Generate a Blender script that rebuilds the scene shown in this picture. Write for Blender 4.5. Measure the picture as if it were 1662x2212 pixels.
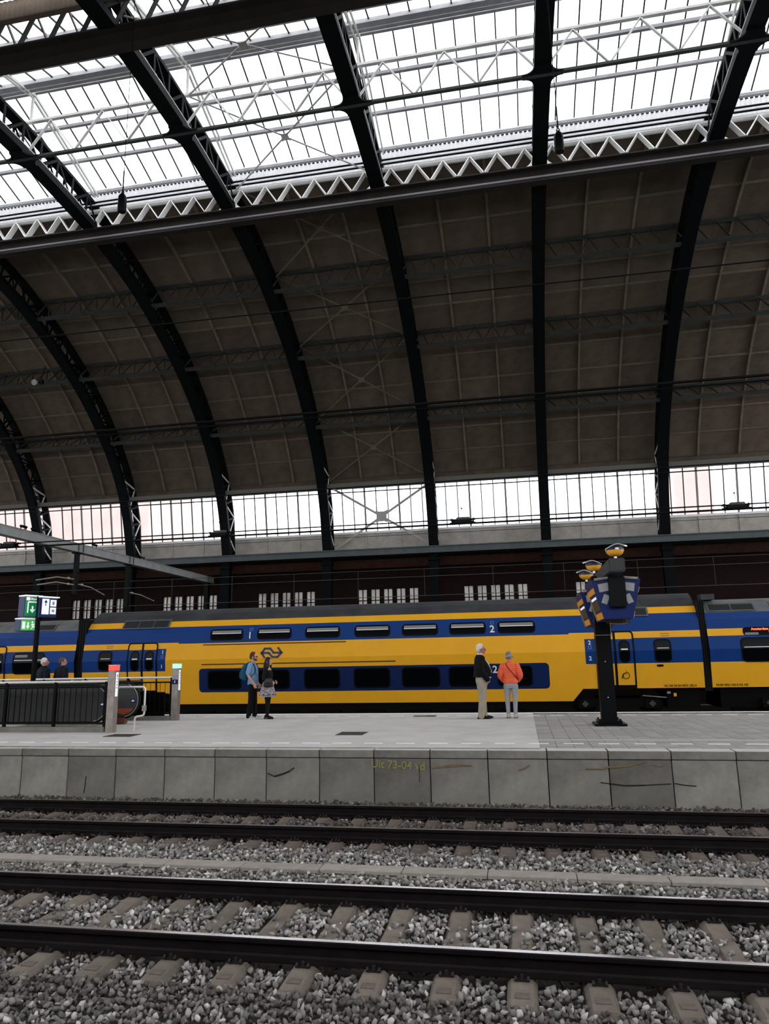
import bpy, bmesh, math, random
import numpy as np
from mathutils import Vector, Matrix
from mathutils.noise import noise as pnoise

for _o in list(bpy.data.objects):
    bpy.data.objects.remove(_o, do_unlink=True)
SC = bpy.context.scene
COL = SC.collection
R = random.Random(7)
PI = math.pi

# ------------------------------------------------------------------ camera
FPX, PITCH, YAW, ROLL, EYE = 1525.5, .2042, .1834, -.0193, 2.3553     # fitted to rails, sleepers, wall joints and roof beams
def cam_axes():
    cy, sy = math.cos(YAW), math.sin(YAW)
    w = Vector((-sy*math.cos(PITCH), cy*math.cos(PITCH), math.sin(PITCH)))
    r = Vector((cy, sy, 0)); u = r.cross(w)
    c, s = math.cos(ROLL), math.sin(ROLL)
    return c*r + s*u, -s*r + c*u, w
CR, CU, CW = cam_axes()
cam = bpy.data.cameras.new('camera'); camo = bpy.data.objects.new('camera', cam); COL.objects.link(camo)
m = Matrix.Identity(4)
for i in range(3):
    m[i][0] = CR[i]; m[i][1] = CU[i]; m[i][2] = -CW[i]
m[0][3], m[1][3], m[2][3] = 0, 0, EYE
camo.matrix_world = m
cam.sensor_fit = 'HORIZONTAL'; cam.sensor_width = 36; cam.lens = FPX/1662*36
cam.clip_start = .1; cam.clip_end = 500
SC.camera = camo
def pixel(x, y, z):
    d = Vector((x, y, z-EYE)); k = d.dot(CW)
    return 831 + FPX*d.dot(CR)/k, 1106 - FPX*d.dot(CU)/k

# ------------------------------------------------------------------ sky, light, exposure
wd = bpy.data.worlds.new('overcast_sky'); SC.world = wd; wd.use_nodes = True
bg = wd.node_tree.nodes['Background']
bg.inputs[0].default_value = (.95, .965, 1, 1); bg.inputs[1].default_value = 1.0
SC.view_settings.view_transform = 'Standard'; SC.view_settings.look = 'None'
SC.view_settings.gamma = 1; SC.view_settings.use_curve_mapping = False
SC.view_settings.exposure = 2.0
try:
    SC.cycles.transparent_max_bounces = 24; SC.cycles.max_bounces = 8; SC.cycles.diffuse_bounces = 5
    SC.cycles.use_denoising = True
except Exception: pass
def portal(name, loc, rot, sx, sy):
    l = bpy.data.lights.new(name, 'AREA'); l.shape = 'RECTANGLE'; l.size = sx; l.size_y = sy
    l.cycles.is_portal = True
    o = bpy.data.objects.new(name, l); COL.objects.link(o); o.location = loc; o.rotation_euler = rot
    return o

# ------------------------------------------------------------------ materials
MATS = {}
def mat(name, col, rough=.6, metal=0., var=.0, scale=8., bump=0., bscale=40., rnd=0., spec=None, emit=None, estr=1., col2=None, detail=4., alpha=None, stretch=None, coat=0.):
    if name in MATS: return MATS[name]
    mm = bpy.data.materials.new(name); mm.use_nodes = True
    nt = mm.node_tree; n = nt.nodes; b = n['Principled BSDF']
    b.inputs['Roughness'].default_value = rough; b.inputs['Metallic'].default_value = metal
    if spec is None and not metal and rough >= .5: spec = .16
    if spec is not None: b.inputs['Specular IOR Level'].default_value = spec
    if coat: b.inputs['Coat Weight'].default_value = coat; b.inputs['Coat Roughness'].default_value = .15
    c4 = (*col, 1)
    b.inputs['Base Color'].default_value = c4
    last = None
    if var or col2 or bump:
        tc = n.new('ShaderNodeTexCoord'); vec = tc.outputs['Object']
        if stretch:
            mp = n.new('ShaderNodeMapping'); mp.inputs['Scale'].default_value = stretch
            nt.links.new(vec, mp.inputs[0]); vec = mp.outputs[0]
    if var or col2:
        nz = n.new('ShaderNodeTexNoise'); nz.inputs['Scale'].default_value = scale; nz.inputs['Detail'].default_value = detail
        nz.inputs['Roughness'].default_value = .65
        nt.links.new(vec, nz.inputs['Vector'])
        rp = n.new('ShaderNodeValToRGB')
        rp.color_ramp.elements[0].position = .3; rp.color_ramp.elements[1].position = .7
        a = col2 if col2 else tuple(x*(1-var) for x in col)
        d = col if col2 else tuple(min(1, x*(1+var)) for x in col)
        rp.color_ramp.elements[0].color = (*a, 1); rp.color_ramp.elements[1].color = (*d, 1)
        nt.links.new(nz.outputs['Fac'], rp.inputs[0]); last = rp.outputs[0]
    if rnd:
        oi = n.new('ShaderNodeObjectInfo'); mr = n.new('ShaderNodeMapRange')
        mr.inputs['To Min'].default_value = 1-rnd; mr.inputs['To Max'].default_value = 1+rnd
        nt.links.new(oi.outputs['Random'], mr.inputs['Value'])
        hs = n.new('ShaderNodeHueSaturation'); hs.inputs['Color'].default_value = c4
        nt.links.new(mr.outputs[0], hs.inputs['Value'])
        if last: nt.links.new(last, hs.inputs['Color'])
        last = hs.outputs[0]
    if last: nt.links.new(last, b.inputs['Base Color'])
    if bump:
        nb = n.new('ShaderNodeTexNoise'); nb.inputs['Scale'].default_value = bscale; nb.inputs['Detail'].default_value = 3
        nt.links.new(vec, nb.inputs['Vector'])
        bp = n.new('ShaderNodeBump'); bp.inputs['Strength'].default_value = bump; bp.inputs['Distance'].default_value = .02
        nt.links.new(nb.outputs['Fac'], bp.inputs['Height']); nt.links.new(bp.outputs[0], b.inputs['Normal'])
    if emit:
        b.inputs['Emission Color'].default_value = (*emit, 1); b.inputs['Emission Strength'].default_value = estr
    MATS[name] = mm
    return mm
def glass_mat(name, tint, gloss=.06, frost=0.):
    mm = bpy.data.materials.new(name); mm.use_nodes = True; nt = mm.node_tree; n = nt.nodes
    n.remove(n['Principled BSDF']); out = n['Material Output']
    tr = n.new('ShaderNodeBsdfTransparent'); tr.inputs[0].default_value = (*tint, 1)
    gl = n.new('ShaderNodeBsdfGlossy'); gl.inputs['Roughness'].default_value = .08
    mx = n.new('ShaderNodeMixShader'); mx.inputs[0].default_value = gloss
    nt.links.new(tr.outputs[0], mx.inputs[1]); nt.links.new(gl.outputs[0], mx.inputs[2])
    o = mx.outputs[0]
    if frost:
        tl = n.new('ShaderNodeBsdfTranslucent'); tl.inputs[0].default_value = (*tint, 1)
        m2 = n.new('ShaderNodeMixShader'); m2.inputs[0].default_value = frost
        nt.links.new(o, m2.inputs[1]); nt.links.new(tl.outputs[0], m2.inputs[2]); o = m2.outputs[0]
    nt.links.new(o, out.inputs[0]); MATS[name] = mm
    return mm

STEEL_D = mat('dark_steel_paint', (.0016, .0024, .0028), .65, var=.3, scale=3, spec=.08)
STEEL_M = mat('grey_steel_paint', (.030, .033, .031), .65, var=.3, scale=2, spec=.2)
SKY_G = mat('skylight_bar_grey', (.26, .26, .27), .6, var=.15, scale=3)
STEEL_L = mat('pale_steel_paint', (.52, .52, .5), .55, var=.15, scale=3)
BEIGE = mat('beige_brace_paint', (.12, .10, .072), .6, var=.2, scale=3)
BOARD = mat('roof_board_wood', (.080, .062, .045), .8, var=.24, scale=1.3, bump=.15, bscale=30, rnd=.14)
BOARD_D = mat('roof_batten_wood', (.125, .10, .072), .75, var=.2, scale=2)
SHELL = mat('roof_shell', (.03, .026, .022), .9)
GIRD_L = mat('white_girder_paint', (.82, .82, .80), .55, var=.08, scale=3)
CORR = mat('white_corrugated_sheet', (.72, .72, .74), .5, var=.08, scale=4)
GLASS = glass_mat('roof_glass', (.97, .97, .98), .04)
WGLASS = glass_mat('side_window_glass', (.93, .94, .95), .05, .12)
BLACK = mat('black_paint', (.0012, .0015, .0018), .5, spec=.10)
BLACKR = mat('black_rubber', (.006, .006, .006), .7)
CABLE = mat('black_cable', (.002, .002, .0025), .6, spec=.08)
WIRE = mat('copper_wire_dull', (.05, .055, .055), .5)
CONC_W = mat('wall_concrete', (.25, .242, .21), .85, col2=(.12, .116, .10), scale=1.5, detail=9, bump=.3, bscale=60, rnd=.30)
CONC_C = mat('coping_concrete', (.22, .212, .185), .85, col2=(.13, .127, .11), scale=3, detail=8, bump=.3, bscale=60, rnd=.1)
DECK = mat('platform_concrete', (.46, .448, .428), .9, var=.12, scale=1.2, detail=10, bump=.2, bscale=120)
TILE = mat('platform_tile', (.285, .275, .258), .9, var=.12, scale=3, detail=6, bump=.2, bscale=100, rnd=.10)
TILE_J = mat('tile_joint', (.17, .163, .15), .95)
WHITEP = mat('white_marking_paint', (.78, .77, .75), .7, var=.1, scale=9)
SLEEPER = mat('sleeper_concrete', (.155, .132, .108), .9, var=.2, scale=6, detail=8, bump=.35, bscale=90, rnd=.12)
SLEEPER_F = mat('sleeper_concrete_rusty', (.105, .083, .068), .9, var=.3, scale=6, detail=8, bump=.35, bscale=90, rnd=.15)
TROUGH = mat('trough_concrete', (.27, .245, .21), .9, var=.14, scale=7, detail=8, bump=.25, bscale=90, rnd=.06)
RAILM = mat('rail_rust', (.006, .0045, .0045), .65, var=.4, scale=5, spec=.1)
RAILT = mat('rail_running_steel', (.85, .82, .83), .26, metal=1.)
RAILT2 = mat('rail_running_dull', (.2, .165, .15), .45, metal=.8, var=.3, scale=3)
EARTH = mat('track_bed_grit', (.055, .052, .048), .95, var=.4, scale=14, detail=8, bump=.5, bscale=30)
CLIP = mat('rail_clip_steel', (.02, .018, .017), .55)
YEL = mat('train_yellow', (.76, .37, .012), .5, var=.04, scale=1.2, spec=.2)
BLU = mat('train_blue', (.0015, .034, .17), .45, var=.05, scale=1.2, spec=.15)
BLU_D = mat('train_navy_window_band', (.003, .014, .075), .4, spec=.2)
TROOF = mat('train_roof_grey', (.045, .047, .05), .7, var=.3, scale=1.1, detail=8)
TROOF2 = mat('train_roof_light_grey', (.13, .135, .135), .7, var=.3, scale=1.3, detail=8)
TWIN = mat('train_window_glass', (.002, .0024, .0028), .12, spec=.07)
TFRAME = mat('train_window_rubber', (.003, .003, .0035), .6, spec=.08)
TBLIND = mat('train_window_blind', (.20, .20, .20), .6)
TBRIGHT = mat('train_window_light_edge', (.75, .75, .75), .5)
GRILLE = mat('train_grille', (.02, .022, .023), .6)
UNDER = mat('train_underframe', (.0012, .0012, .0014), .7, spec=.08)
LETW = mat('white_lettering', (.72, .72, .70), .6)
LETD = mat('dark_lettering', (.06, .025, .012), .6)
LOGO = mat('logo_navy', (.010, .020, .075), .45)
BRICK = mat('dark_red_brick', (.010, .0035, .003), .9, var=.4, scale=6, detail=8, bump=.3, bscale=30)
BRICKB = mat('red_brown_board', (.03, .012, .008), .85, var=.3, scale=4)
SILL = mat('under_window_board', (.36, .335, .30), .8, var=.18, scale=2.2, detail=8)
GUTTER = mat('gutter_grey_steel', (.075, .088, .092), .5, var=.15, scale=2)
CHROME = mat('brushed_steel', (.66, .64, .61), .38, metal=.55)
CHROME_D = mat('worn_steel_panel', (.34, .30, .27), .5, metal=.75, var=.25, scale=6)
DGLASS = mat('smoked_glass', (.055, .056, .054), .2, spec=.4)
BLUE_S = mat('sign_blue', (.0025, .013, .095), .45, spec=.15)
GREEN_S = mat('sign_green', (.0, .19, .05), .45, emit=(.0, .2, .055), estr=.12)
GREEN_L = mat('sign_light_green', (.05, .36, .07), .45, emit=(.06, .42, .08), estr=.15)
WHITE_S = mat('sign_white', (.78, .80, .80), .5, emit=(.8, .82, .82), estr=.12)
ORANGE_S = mat('sign_orange', (.72, .30, .03), .5)
LAMPY = mat('lamp_amber_shell', (.75, .34, .015), .25, coat=.4)
RED_E = mat('red_signal_light', (.8, .06, .05), .5, emit=(1, .07, .05), estr=.30)
GRN_E = mat('green_signal_light', (.3, .8, .45), .5, emit=(.28, 1, .45), estr=.34)
LED_E = mat('red_led_text', (.8, .1, .03), .5, emit=(1, .10, .03), estr=.8)
OUTB = mat('outside_plaster', (.27, .23, .17), .9, col2=(.04, .036, .03), scale=.35, detail=3)
OUTP = mat('outside_pink_brick', (.42, .30, .27), .9, var=.12, scale=.5)

# ------------------------------------------------------------------ mesh helpers
class G:
    def __init__(s): s.v = []; s.f = []; s.m = []
    def add(s, vs, fs, mi=0):
        o = len(s.v); s.v += [tuple(p) for p in vs]
        s.f += [tuple(i+o for i in f) for f in fs]; s.m += [mi]*len(fs); return s
    def box(s, c, d, mi=0, rot=None):
        hx, hy, hz = d[0]/2, d[1]/2, d[2]/2
        P = [Vector((x, y, z)) for z in (-hz, hz) for x, y in ((-hx, -hy), (hx, -hy), (hx, hy), (-hx, hy))]
        if rot is not None: P = [rot @ p for p in P]
        c = Vector(c)
        return s.add([p+c for p in P], [(3, 2, 1, 0), (4, 5, 6, 7), (0, 1, 5, 4), (1, 2, 6, 5), (2, 3, 7, 6), (3, 0, 4, 7)], mi)
    def bar(s, p, q, w, h, up=(0, 0, 1), mi=0):
        p, q = Vector(p), Vector(q); d = (q-p); L = d.length; d.normalize()
        u = Vector(up); sd = d.cross(u)
        if sd.length < 1e-4: sd = d.cross(Vector((0, 1, 0)))
        sd.normalize(); u = sd.cross(d)
        P = [a + sd*x*w/2 + u*y*h/2 for a in (p, q) for x, y in ((-1, -1), (1, -1), (1, 1), (-1, 1))]
        return s.add(P, [(0, 1, 2, 3), (7, 6, 5, 4), (0, 4, 5, 1), (1, 5, 6, 2), (2, 6, 7, 3), (3, 7, 4, 0)], mi)
    def tube(s, pts, r, n=8, mi=0, cap=True):
        pts = [Vector(p) for p in pts]; N = len(pts)
        rr = r if isinstance(r, (list, tuple)) else [r]*N
        t0 = (pts[1]-pts[0]).normalized()
        ref = Vector((0, 0, 1)) if abs(t0.z) < .9 else Vector((1, 0, 0))
        a = (ref - t0*ref.dot(t0)).normalized(); V = []
        for i, p in enumerate(pts):
            t = (pts[min(i+1, N-1)]-pts[max(i-1, 0)]).normalized()
            a = (a - t*a.dot(t)).normalized(); b = t.cross(a)
            V += [p + (a*math.cos(k*2*PI/n) + b*math.sin(k*2*PI/n))*rr[i] for k in range(n)]
        F = [(i*n+k, i*n+(k+1) % n, (i+1)*n+(k+1) % n, (i+1)*n+k) for i in range(N-1) for k in range(n)]
        if cap: F += [tuple(range(n-1, -1, -1)), tuple((N-1)*n+k for k in range(n))]
        return s.add(V, F, mi)
    def rings(s, rs, mi=0, cap=True):           # list of equal-length closed loops
        n = len(rs[0]); V = [p for r in rs for p in r]; N = len(rs)
        F = [(i*n+k, i*n+(k+1) % n, (i+1)*n+(k+1) % n, (i+1)*n+k) for i in range(N-1) for k in range(n)]
        if cap: F += [tuple(range(n-1, -1, -1)), tuple((N-1)*n+k for k in range(n))]
        return s.add(V, F, mi)
    def prism(s, poly, f0, f1, mi=0):           # poly of 2D points, f0/f1 map a 2D point to 3D on either face
        n = len(poly); V = [f0(*p) for p in poly]+[f1(*p) for p in poly]
        F = [tuple(range(n-1, -1, -1)), tuple(range(n, 2*n))]+[(k, (k+1) % n, n+(k+1) % n, n+k) for k in range(n)]
        return s.add(V, F, mi)
    def ball(s, c, r, n=12, mi=0):
        r = (r, r, r) if not isinstance(r, (list, tuple)) else r
        m_ = n//2; V = [(c[0], c[1], c[2]-r[2])]
        for i in range(1, m_):
            t = -PI/2+PI*i/m_
            V += [(c[0]+r[0]*math.cos(t)*math.cos(2*PI*k/n), c[1]+r[1]*math.cos(t)*math.sin(2*PI*k/n), c[2]+r[2]*math.sin(t)) for k in range(n)]
        V.append((c[0], c[1], c[2]+r[2])); F = [(0, 1+(k+1) % n, 1+k) for k in range(n)]
        for i in range(m_-2): F += [(1+i*n+k, 1+i*n+(k+1) % n, 1+(i+1)*n+(k+1) % n, 1+(i+1)*n+k) for k in range(n)]
        e = len(V)-1; F += [(e, 1+(m_-2)*n+k, 1+(m_-2)*n+(k+1) % n) for k in range(n)]
        return s.add(V, F, mi)
    def mesh(s, name, mats, smooth=False, fix=True):
        me = bpy.data.meshes.new(name); me.from_pydata(s.v, [], s.f)
        for x in (mats if isinstance(mats, (list, tuple)) else [mats]): me.materials.append(x)
        if any(s.m): me.polygons.foreach_set('material_index', s.m)
        if fix:
            bm = bmesh.new(); bm.from_mesh(me); bmesh.ops.recalc_face_normals(bm, faces=bm.faces); bm.to_mesh(me); bm.free()
        if smooth:
            me.polygons.foreach_set('use_smooth', [True]*len(me.polygons))
            try: me.set_sharp_from_angle(angle=math.radians(40))
            except Exception: pass
        me.update(); return me
    def build(s, name, mats, parent=None, loc=(0, 0, 0), rot=(0, 0, 0), smooth=False, kind=None):
        return put(name, s.mesh(name, mats, smooth), parent, loc, rot, kind)
def put(name, me, parent=None, loc=(0, 0, 0), rot=(0, 0, 0), kind=None):
    o = bpy.data.objects.new(name, me); COL.objects.link(o); o.location = loc; o.rotation_euler = rot
    if parent is not None: o.parent = parent
    if kind: o['kind'] = kind
    return o
def tag(o, label, cat, group=None):
    o['label'] = label; o['category'] = cat
    if group: o['group'] = group
    return o
def thing(name, label, cat, loc=(0, 0, 0), rz=0, group=None):
    o = bpy.data.objects.new(name, None); COL.objects.link(o); o.empty_display_size = .2
    o.location = loc; o.rotation_euler = (0, 0, rz); return tag(o, label, cat, group)
def structure(name, label=None, loc=(0, 0, 0)):
    o = bpy.data.objects.new(name, None); COL.objects.link(o); o.empty_display_size = .2; o.location = loc
    o['kind'] = 'structure'
    if label: o['label'] = label
    return o
def copy_tree(o, parent=None):
    c = o.copy(); COL.objects.link(c)
    if parent is not None: c.parent = parent
    for ch in o.children: copy_tree(ch, c)
    return c
def rrect(x0, x1, z0, z1, r, n=5):
    P = []
    for cx, cz, a in ((x1-r, z0+r, -90), (x1-r, z1-r, 0), (x0+r, z1-r, 90), (x0+r, z0+r, 180)):
        for k in range(n+1):
            t = math.radians(a+90*k/n); P.append((cx+r*math.cos(t), cz+r*math.sin(t)))
    return P
FONT_CACHE = {}
def text_geo(txt, size, depth=.004):
    """lettering as solid geometry in the XZ plane, facing -Y, centred"""
    cu = bpy.data.curves.new('lettering', 'FONT'); cu.body = txt; cu.size = size; cu.extrude = depth/2
    cu.offset = size*.018; cu.align_x = 'CENTER'; cu.align_y = 'CENTER'; cu.resolution_u = 3
    o = bpy.data.objects.new('lettering', cu); COL.objects.link(o)
    dg = bpy.context.evaluated_depsgraph_get(); me = bpy.data.meshes.new_from_object(o.evaluated_get(dg))
    g = G(); g.add([(v.co.x, -v.co.z, v.co.y) for v in me.vertices], [tuple(p.vertices) for p in me.polygons])
    bpy.data.objects.remove(o); bpy.data.curves.remove(cu); bpy.data.meshes.remove(me)
    return g

# ================================================================== THE SETTING: ROOF
PITCHX = 5.97
def ribx(i): return 1.65 + PITCHX*i
YC = 19.15                                                # ridge line of the hall roof
_half = [(37.75, 8.1), (37.42, 9.4), (37.0, 10.7), (36.38, 12.0), (35.4, 13.4), (34.1, 14.75), (32.6, 16.0), (30.9, 17.1), (29, 18.05),
         (27, 18.85), (25, 19.35), (23.3, 19.62), (21.3, 19.78), (19.15, 19.85)]
_full = _half + [(2*YC-y, z) for y, z in _half[-2::-1]]
def _cr(P, n=6):
    out = []
    for i in range(len(P)-1):
        p0, p1, p2, p3 = P[max(i-1, 0)], P[i], P[i+1], P[min(i+2, len(P)-1)]
        for k in range(n):
            t = k/n
            out.append(tuple(.5*(2*p1[j]+(p2[j]-p0[j])*t+(2*p0[j]-5*p1[j]+4*p2[j]-p3[j])*t*t+(3*p1[j]-p0[j]-3*p2[j]+p3[j])*t**3) for j in (0, 1)))
    return out+[P[-1]]
ARC = np.array(_cr(_full)); ARS = np.concatenate([[0], np.cumsum(np.hypot(*np.diff(ARC, axis=0).T))])
ARL = ARS[-1]
def arch(s, d=0.):
    y = np.interp(s, ARS, ARC[:, 0]); z = np.interp(s, ARS, ARC[:, 1])
    e = .25; a = max(s-e, 0); b = min(s+e, ARL)
    ty = np.interp(b, ARS, ARC[:, 0])-np.interp(a, ARS, ARC[:, 0]); tz = np.interp(b, ARS, ARC[:, 1])-np.interp(a, ARS, ARC[:, 1])
    L = math.hypot(ty, tz); return float(y + d*tz/L), float(z - d*ty/L)
def s_at_y(Y):                                            # on the far half
    k = int(np.argmin(ARC[:, 1])) if 0 else None
    n = len(ARC)//2+1
    return float(np.interp(-Y, -ARC[:n, 0], ARS[:n]))
S_BEAM, S_P1, S_P2, S_P3 = s_at_y(23.3), s_at_y(27.8), s_at_y(31.3), s_at_y(34.5)
S_EAVE = s_at_y(36.55); S_MID = s_at_y(YC)
def strip(g, sa, sb, n, d0, d1, xa, xb, mi=0):
    rs = []
    for k in range(n+1):
        s = sa+(sb-sa)*k/n; (ya, za), (yb, zb) = arch(s, d0), arch(s, d1)
        rs.append([(xa, ya, za), (xb, ya, za), (xb, yb, zb), (xa, yb, zb)])
    return g.rings(rs, mi)
X0, X1 = ribx(-15), ribx(8)
DB = 1.45                                                 # boards lie this far outside the inner chord
ceil = G()
strip(ceil, S_EAVE-.3, S_BEAM-.3, 24, DB+.06, DB+.14, X0, X1)
strip(ceil, ARL-(S_EAVE-.1), ARL-(S_BEAM-.3), 24, DB+.0, DB+.14, X0, X1)
ceiling = ceil.build('ceiling', BOARD); ceiling['kind'] = 'structure'
ceiling['label'] = 'dark brown boarded vault of the train hall roof'
knots = [S_EAVE, S_P3, S_P2, S_P1, S_BEAM-.35]
rows = []
for a, b in zip(knots[:-1], knots[1:]):
    rows += [(a+(b-a)*k/3, a+(b-a)*(k+1)/3) for k in range(3)]
BAYS = list(range(-6, 2))
cw = PITCHX/3
for (sa, sb) in rows:
    g = G(); strip(g, sa+.012, sb-.012, 2, DB, DB+.055, .012, cw-.012); me = g.mesh('roof_panel', BOARD)
    for i in BAYS:
        for k in range(3): put('roof_panel', me, ceiling, (ribx(i)+cw*k, 0, 0))
g = G(); strip(g, S_EAVE, S_BEAM-.35, 18, DB-.14, DB, -.05, .05); me_raf = g.mesh('rafter', BOARD_D)
for i in BAYS:
    for k in (1, 2): put('rafter', me_raf, ceiling, (ribx(i)+cw*k, 0, 0))
for q, (sa, sb) in enumerate(rows[1:]):
    g = G(); strip(g, sa-.035, sa+.035, 1, DB-.07, DB, 0, PITCHX); me = g.mesh('batten', BOARD_D)
    for i in BAYS: put('batten', me, ceiling, (ribx(i), 0, 0))

# skylight: three rows of panes on each slope, one structure object to a bay
GY = [23.1, 21.78, 20.46, 19.15]; 
def gz(y): return 21.4 + .30*(23.1-abs(y-YC)-YC)
NP = 9; pw = PITCHX/NP
def pane_mesh(ya, yb):
    g = G(); za, zb = gz(ya), gz(yb)
    g.add([(.02, ya, za), (pw-.02, ya, za), (pw-.02, yb, zb), (.02, yb, zb)], [(0, 1, 2, 3)])
    return g.mesh('glass_pane', GLASS, fix=False)
def mirror(y): return 2*YC-y
pm = [pane_mesh(GY[k]-.03, GY[k+1]+.03) for k in range(3)]+[pane_mesh(mirror(GY[k])+.03, mirror(GY[k+1])-.03) for k in range(3)]
gb = G()
for sgn in (0, 1):
    for k in range(NP+1):
        ys = [GY[0], GY[3]] if not sgn else [mirror(GY[0]), mirror(GY[3])]
        gb.bar((k*pw, ys[0], gz(ys[0])), (k*pw, ys[1], gz(ys[1])), .045, .05)
BARS_ME = gb.mesh('glazing_bar', STEEL_M)
gp = []
for y in (GY[0]+.05, GY[1], GY[2], GY[3], mirror(GY[2]), mirror(GY[1]), mirror(GY[0])-.05):
    g = G(); hh = .12
    g.box((PITCHX/2, y, gz(y)-.09), (PITCHX, .11, hh)); gp.append(g.mesh('purlin', SKY_G))
g = G(); g.box((PITCHX/2, 18.62, gz(18.62)-.16), (PITCHX, .2, .06)); g.box((PITCHX/2, 18.62, gz(18.62)-.05), (PITCHX, .1, .16)); g.box((PITCHX/2, 18.86, gz(18.62)-.12), (PITCHX, .12, .05))
gp.append(g.mesh('ridge_beam', SKY_G))
# white corrugated upstand under the glass edge
def upstand_mesh(y, face):
    g = G(); n = 36; z0, z1 = 20.62, 21.36; V = []
    for k in range(n*2+1):
        x = PITCHX*k/(n*2); yy = y + face*(.028 if (k//1) % 2 else 0)
        V += [(x, yy, z0), (x, yy, z1)]
    g.add(V, [(2*k, 2*k+2, 2*k+3, 2*k+1) for k in range(n*2)])
    g.box((PITCHX/2, y-face*.06, z1+.10), (PITCHX, .10, .16)); g.box((PITCHX/2, y-face*.02, z0-.03), (PITCHX, .16, .05))
    for k in range(n): g.box((PITCHX*(k+.5)/n, y+face*.055, z1-.02), (PITCHX/n*.62, .02, .05), 1)
    return g.mesh('corrugated_upstand', [CORR, BLACK], fix=False)
UPS = upstand_mesh(23.42, -1); UPS2 = upstand_mesh(mirror(23.42), 1); UPS2.materials[0] = BOARD
gr = G()
for sgn in (0, 1):
    ys = [GY[0]+.12, GY[3]] if not sgn else [mirror(GY[0])-.12, mirror(GY[3])]
    for dx in (.10, .24):
        gr.bar((dx, ys[0], gz(ys[0])-.2), (dx, ys[1], gz(ys[1])-.2), .06, .10)
gr.bar((.17, YC, gz(YC)-.25), (.17, YC, 21.3), .07, .07)
RAFT = gr.mesh('skylight_rafter', STEEL_L)
wn = 0
for i in BAYS:
    wn += 1
    w = structure('window_%d' % wn, None, (ribx(i), 0, 0))
    for me in pm:
        for k in range(NP): put('glass_pane', me, w, (k*pw, 0, 0))
    put('glazing_bar', BARS_ME, w)
    for me in gp: put(me.name, me, w)
    put('corrugated_upstand', UPS, w); put('corrugated_upstand', UPS2, w)
    put('skylight_rafter', RAFT, w)
# roof glass beyond the bays in view, one plain sheet on either side
for xa, xb in ((X0, ribx(-6)), (ribx(2), X1)):
    wn += 1; g = G()
    for ys in ([GY[0], GY[3]], [mirror(GY[0]), mirror(GY[3])]):
        g.add([(xa, ys[0], gz(ys[0])), (xb, ys[0], gz(ys[0])), (xb, ys[1], gz(ys[1])), (xa, ys[1], gz(ys[1]))], [(0, 1, 2, 3)])
    for y in (23.42, mirror(23.42)): g.add([(xa, y, 20.5), (xb, y, 20.5), (xb, y, 21.4), (xa, y, 21.4)], [(0, 1, 2, 3)], 1)
    o = g.build('window_%d' % wn, [GLASS, CORR]); o['kind'] = 'structure'

# side windows under the eaves, with boards below the sill
WY0, WZ0, WY1, WZ1 = 39.0, 9.42, 38.5, 11.98
def wpt(x, t, o=0): return (x, WY0+(WY1-WY0)*t-o, WZ0+(WZ1-WZ0)*t)
wpw = PITCHX/9
g = G(); g.add([wpt(.02, 0), wpt(wpw-.02, 0), wpt(wpw-.02, 1), wpt(.02, 1)], [(0, 1, 2, 3)]); WP = g.mesh('glass_pane', WGLASS, fix=False)
def bars(k0):
    g = G()
    for k in k0: g.bar(wpt(k*wpw, 0, .03), wpt(k*wpw, 1, .03), .10 if k % 3 == 0 else .05, .06, up=(0, -1, 0))
    return g
WB = bars([1, 2, 4, 5, 7, 8]).mesh('glazing_bar', STEEL_M); WB3 = bars([3, 6]).mesh('mullion', mat('grey_mullion', (.25, .25, .24), .6))
g = G(); g.bar(wpt(0, 0, .05), wpt(PITCHX, 0, .05), .08, .12); WS = g.mesh('sill', mat('white_sill', (.7, .7, .7), .6))
g = G(); g.bar(wpt(0, 1, .0), wpt(PITCHX, 1, .0), .10, .10); WH = g.mesh('head_rail', STEEL_M)
g = G()
for k in range(3): g.box((PITCHX*(k+.5)/3, 39.02, 8.72), (PITCHX/3-.02, .06, 1.36))
for k in (1, 2): g.box((k*PITCHX/3, 38.96, 8.72), (.07, .06, 1.36))
UNDERB = g.mesh('apron_board', SILL)
for i in BAYS:
    wn += 1
    w = structure('window_%d' % wn, None, (ribx(i), 0, 0))
    for k in range(9): put('glass_pane', WP, w, (k*wpw, 0, 0))
    put('glazing_bar', WB, w); put('mullion', WB3, w); put('sill', WS, w); put('head_rail', WH, w); put('apron_board', UNDERB, w)
for xa, xb in ((X0, ribx(-6)), (ribx(2), X1)):
    wn += 1; g = G(); g.add([wpt(xa, 0), wpt(xb, 0), wpt(xb, 1), wpt(xa, 1)], [(0, 1, 2, 3)])
    g.box(((xa+xb)/2, 39.02, 8.72), (xb-xa, .06, 1.36), 1)
    o = g.build('window_%d' % wn, [WGLASS, SILL]); o['kind'] = 'structure'

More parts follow.
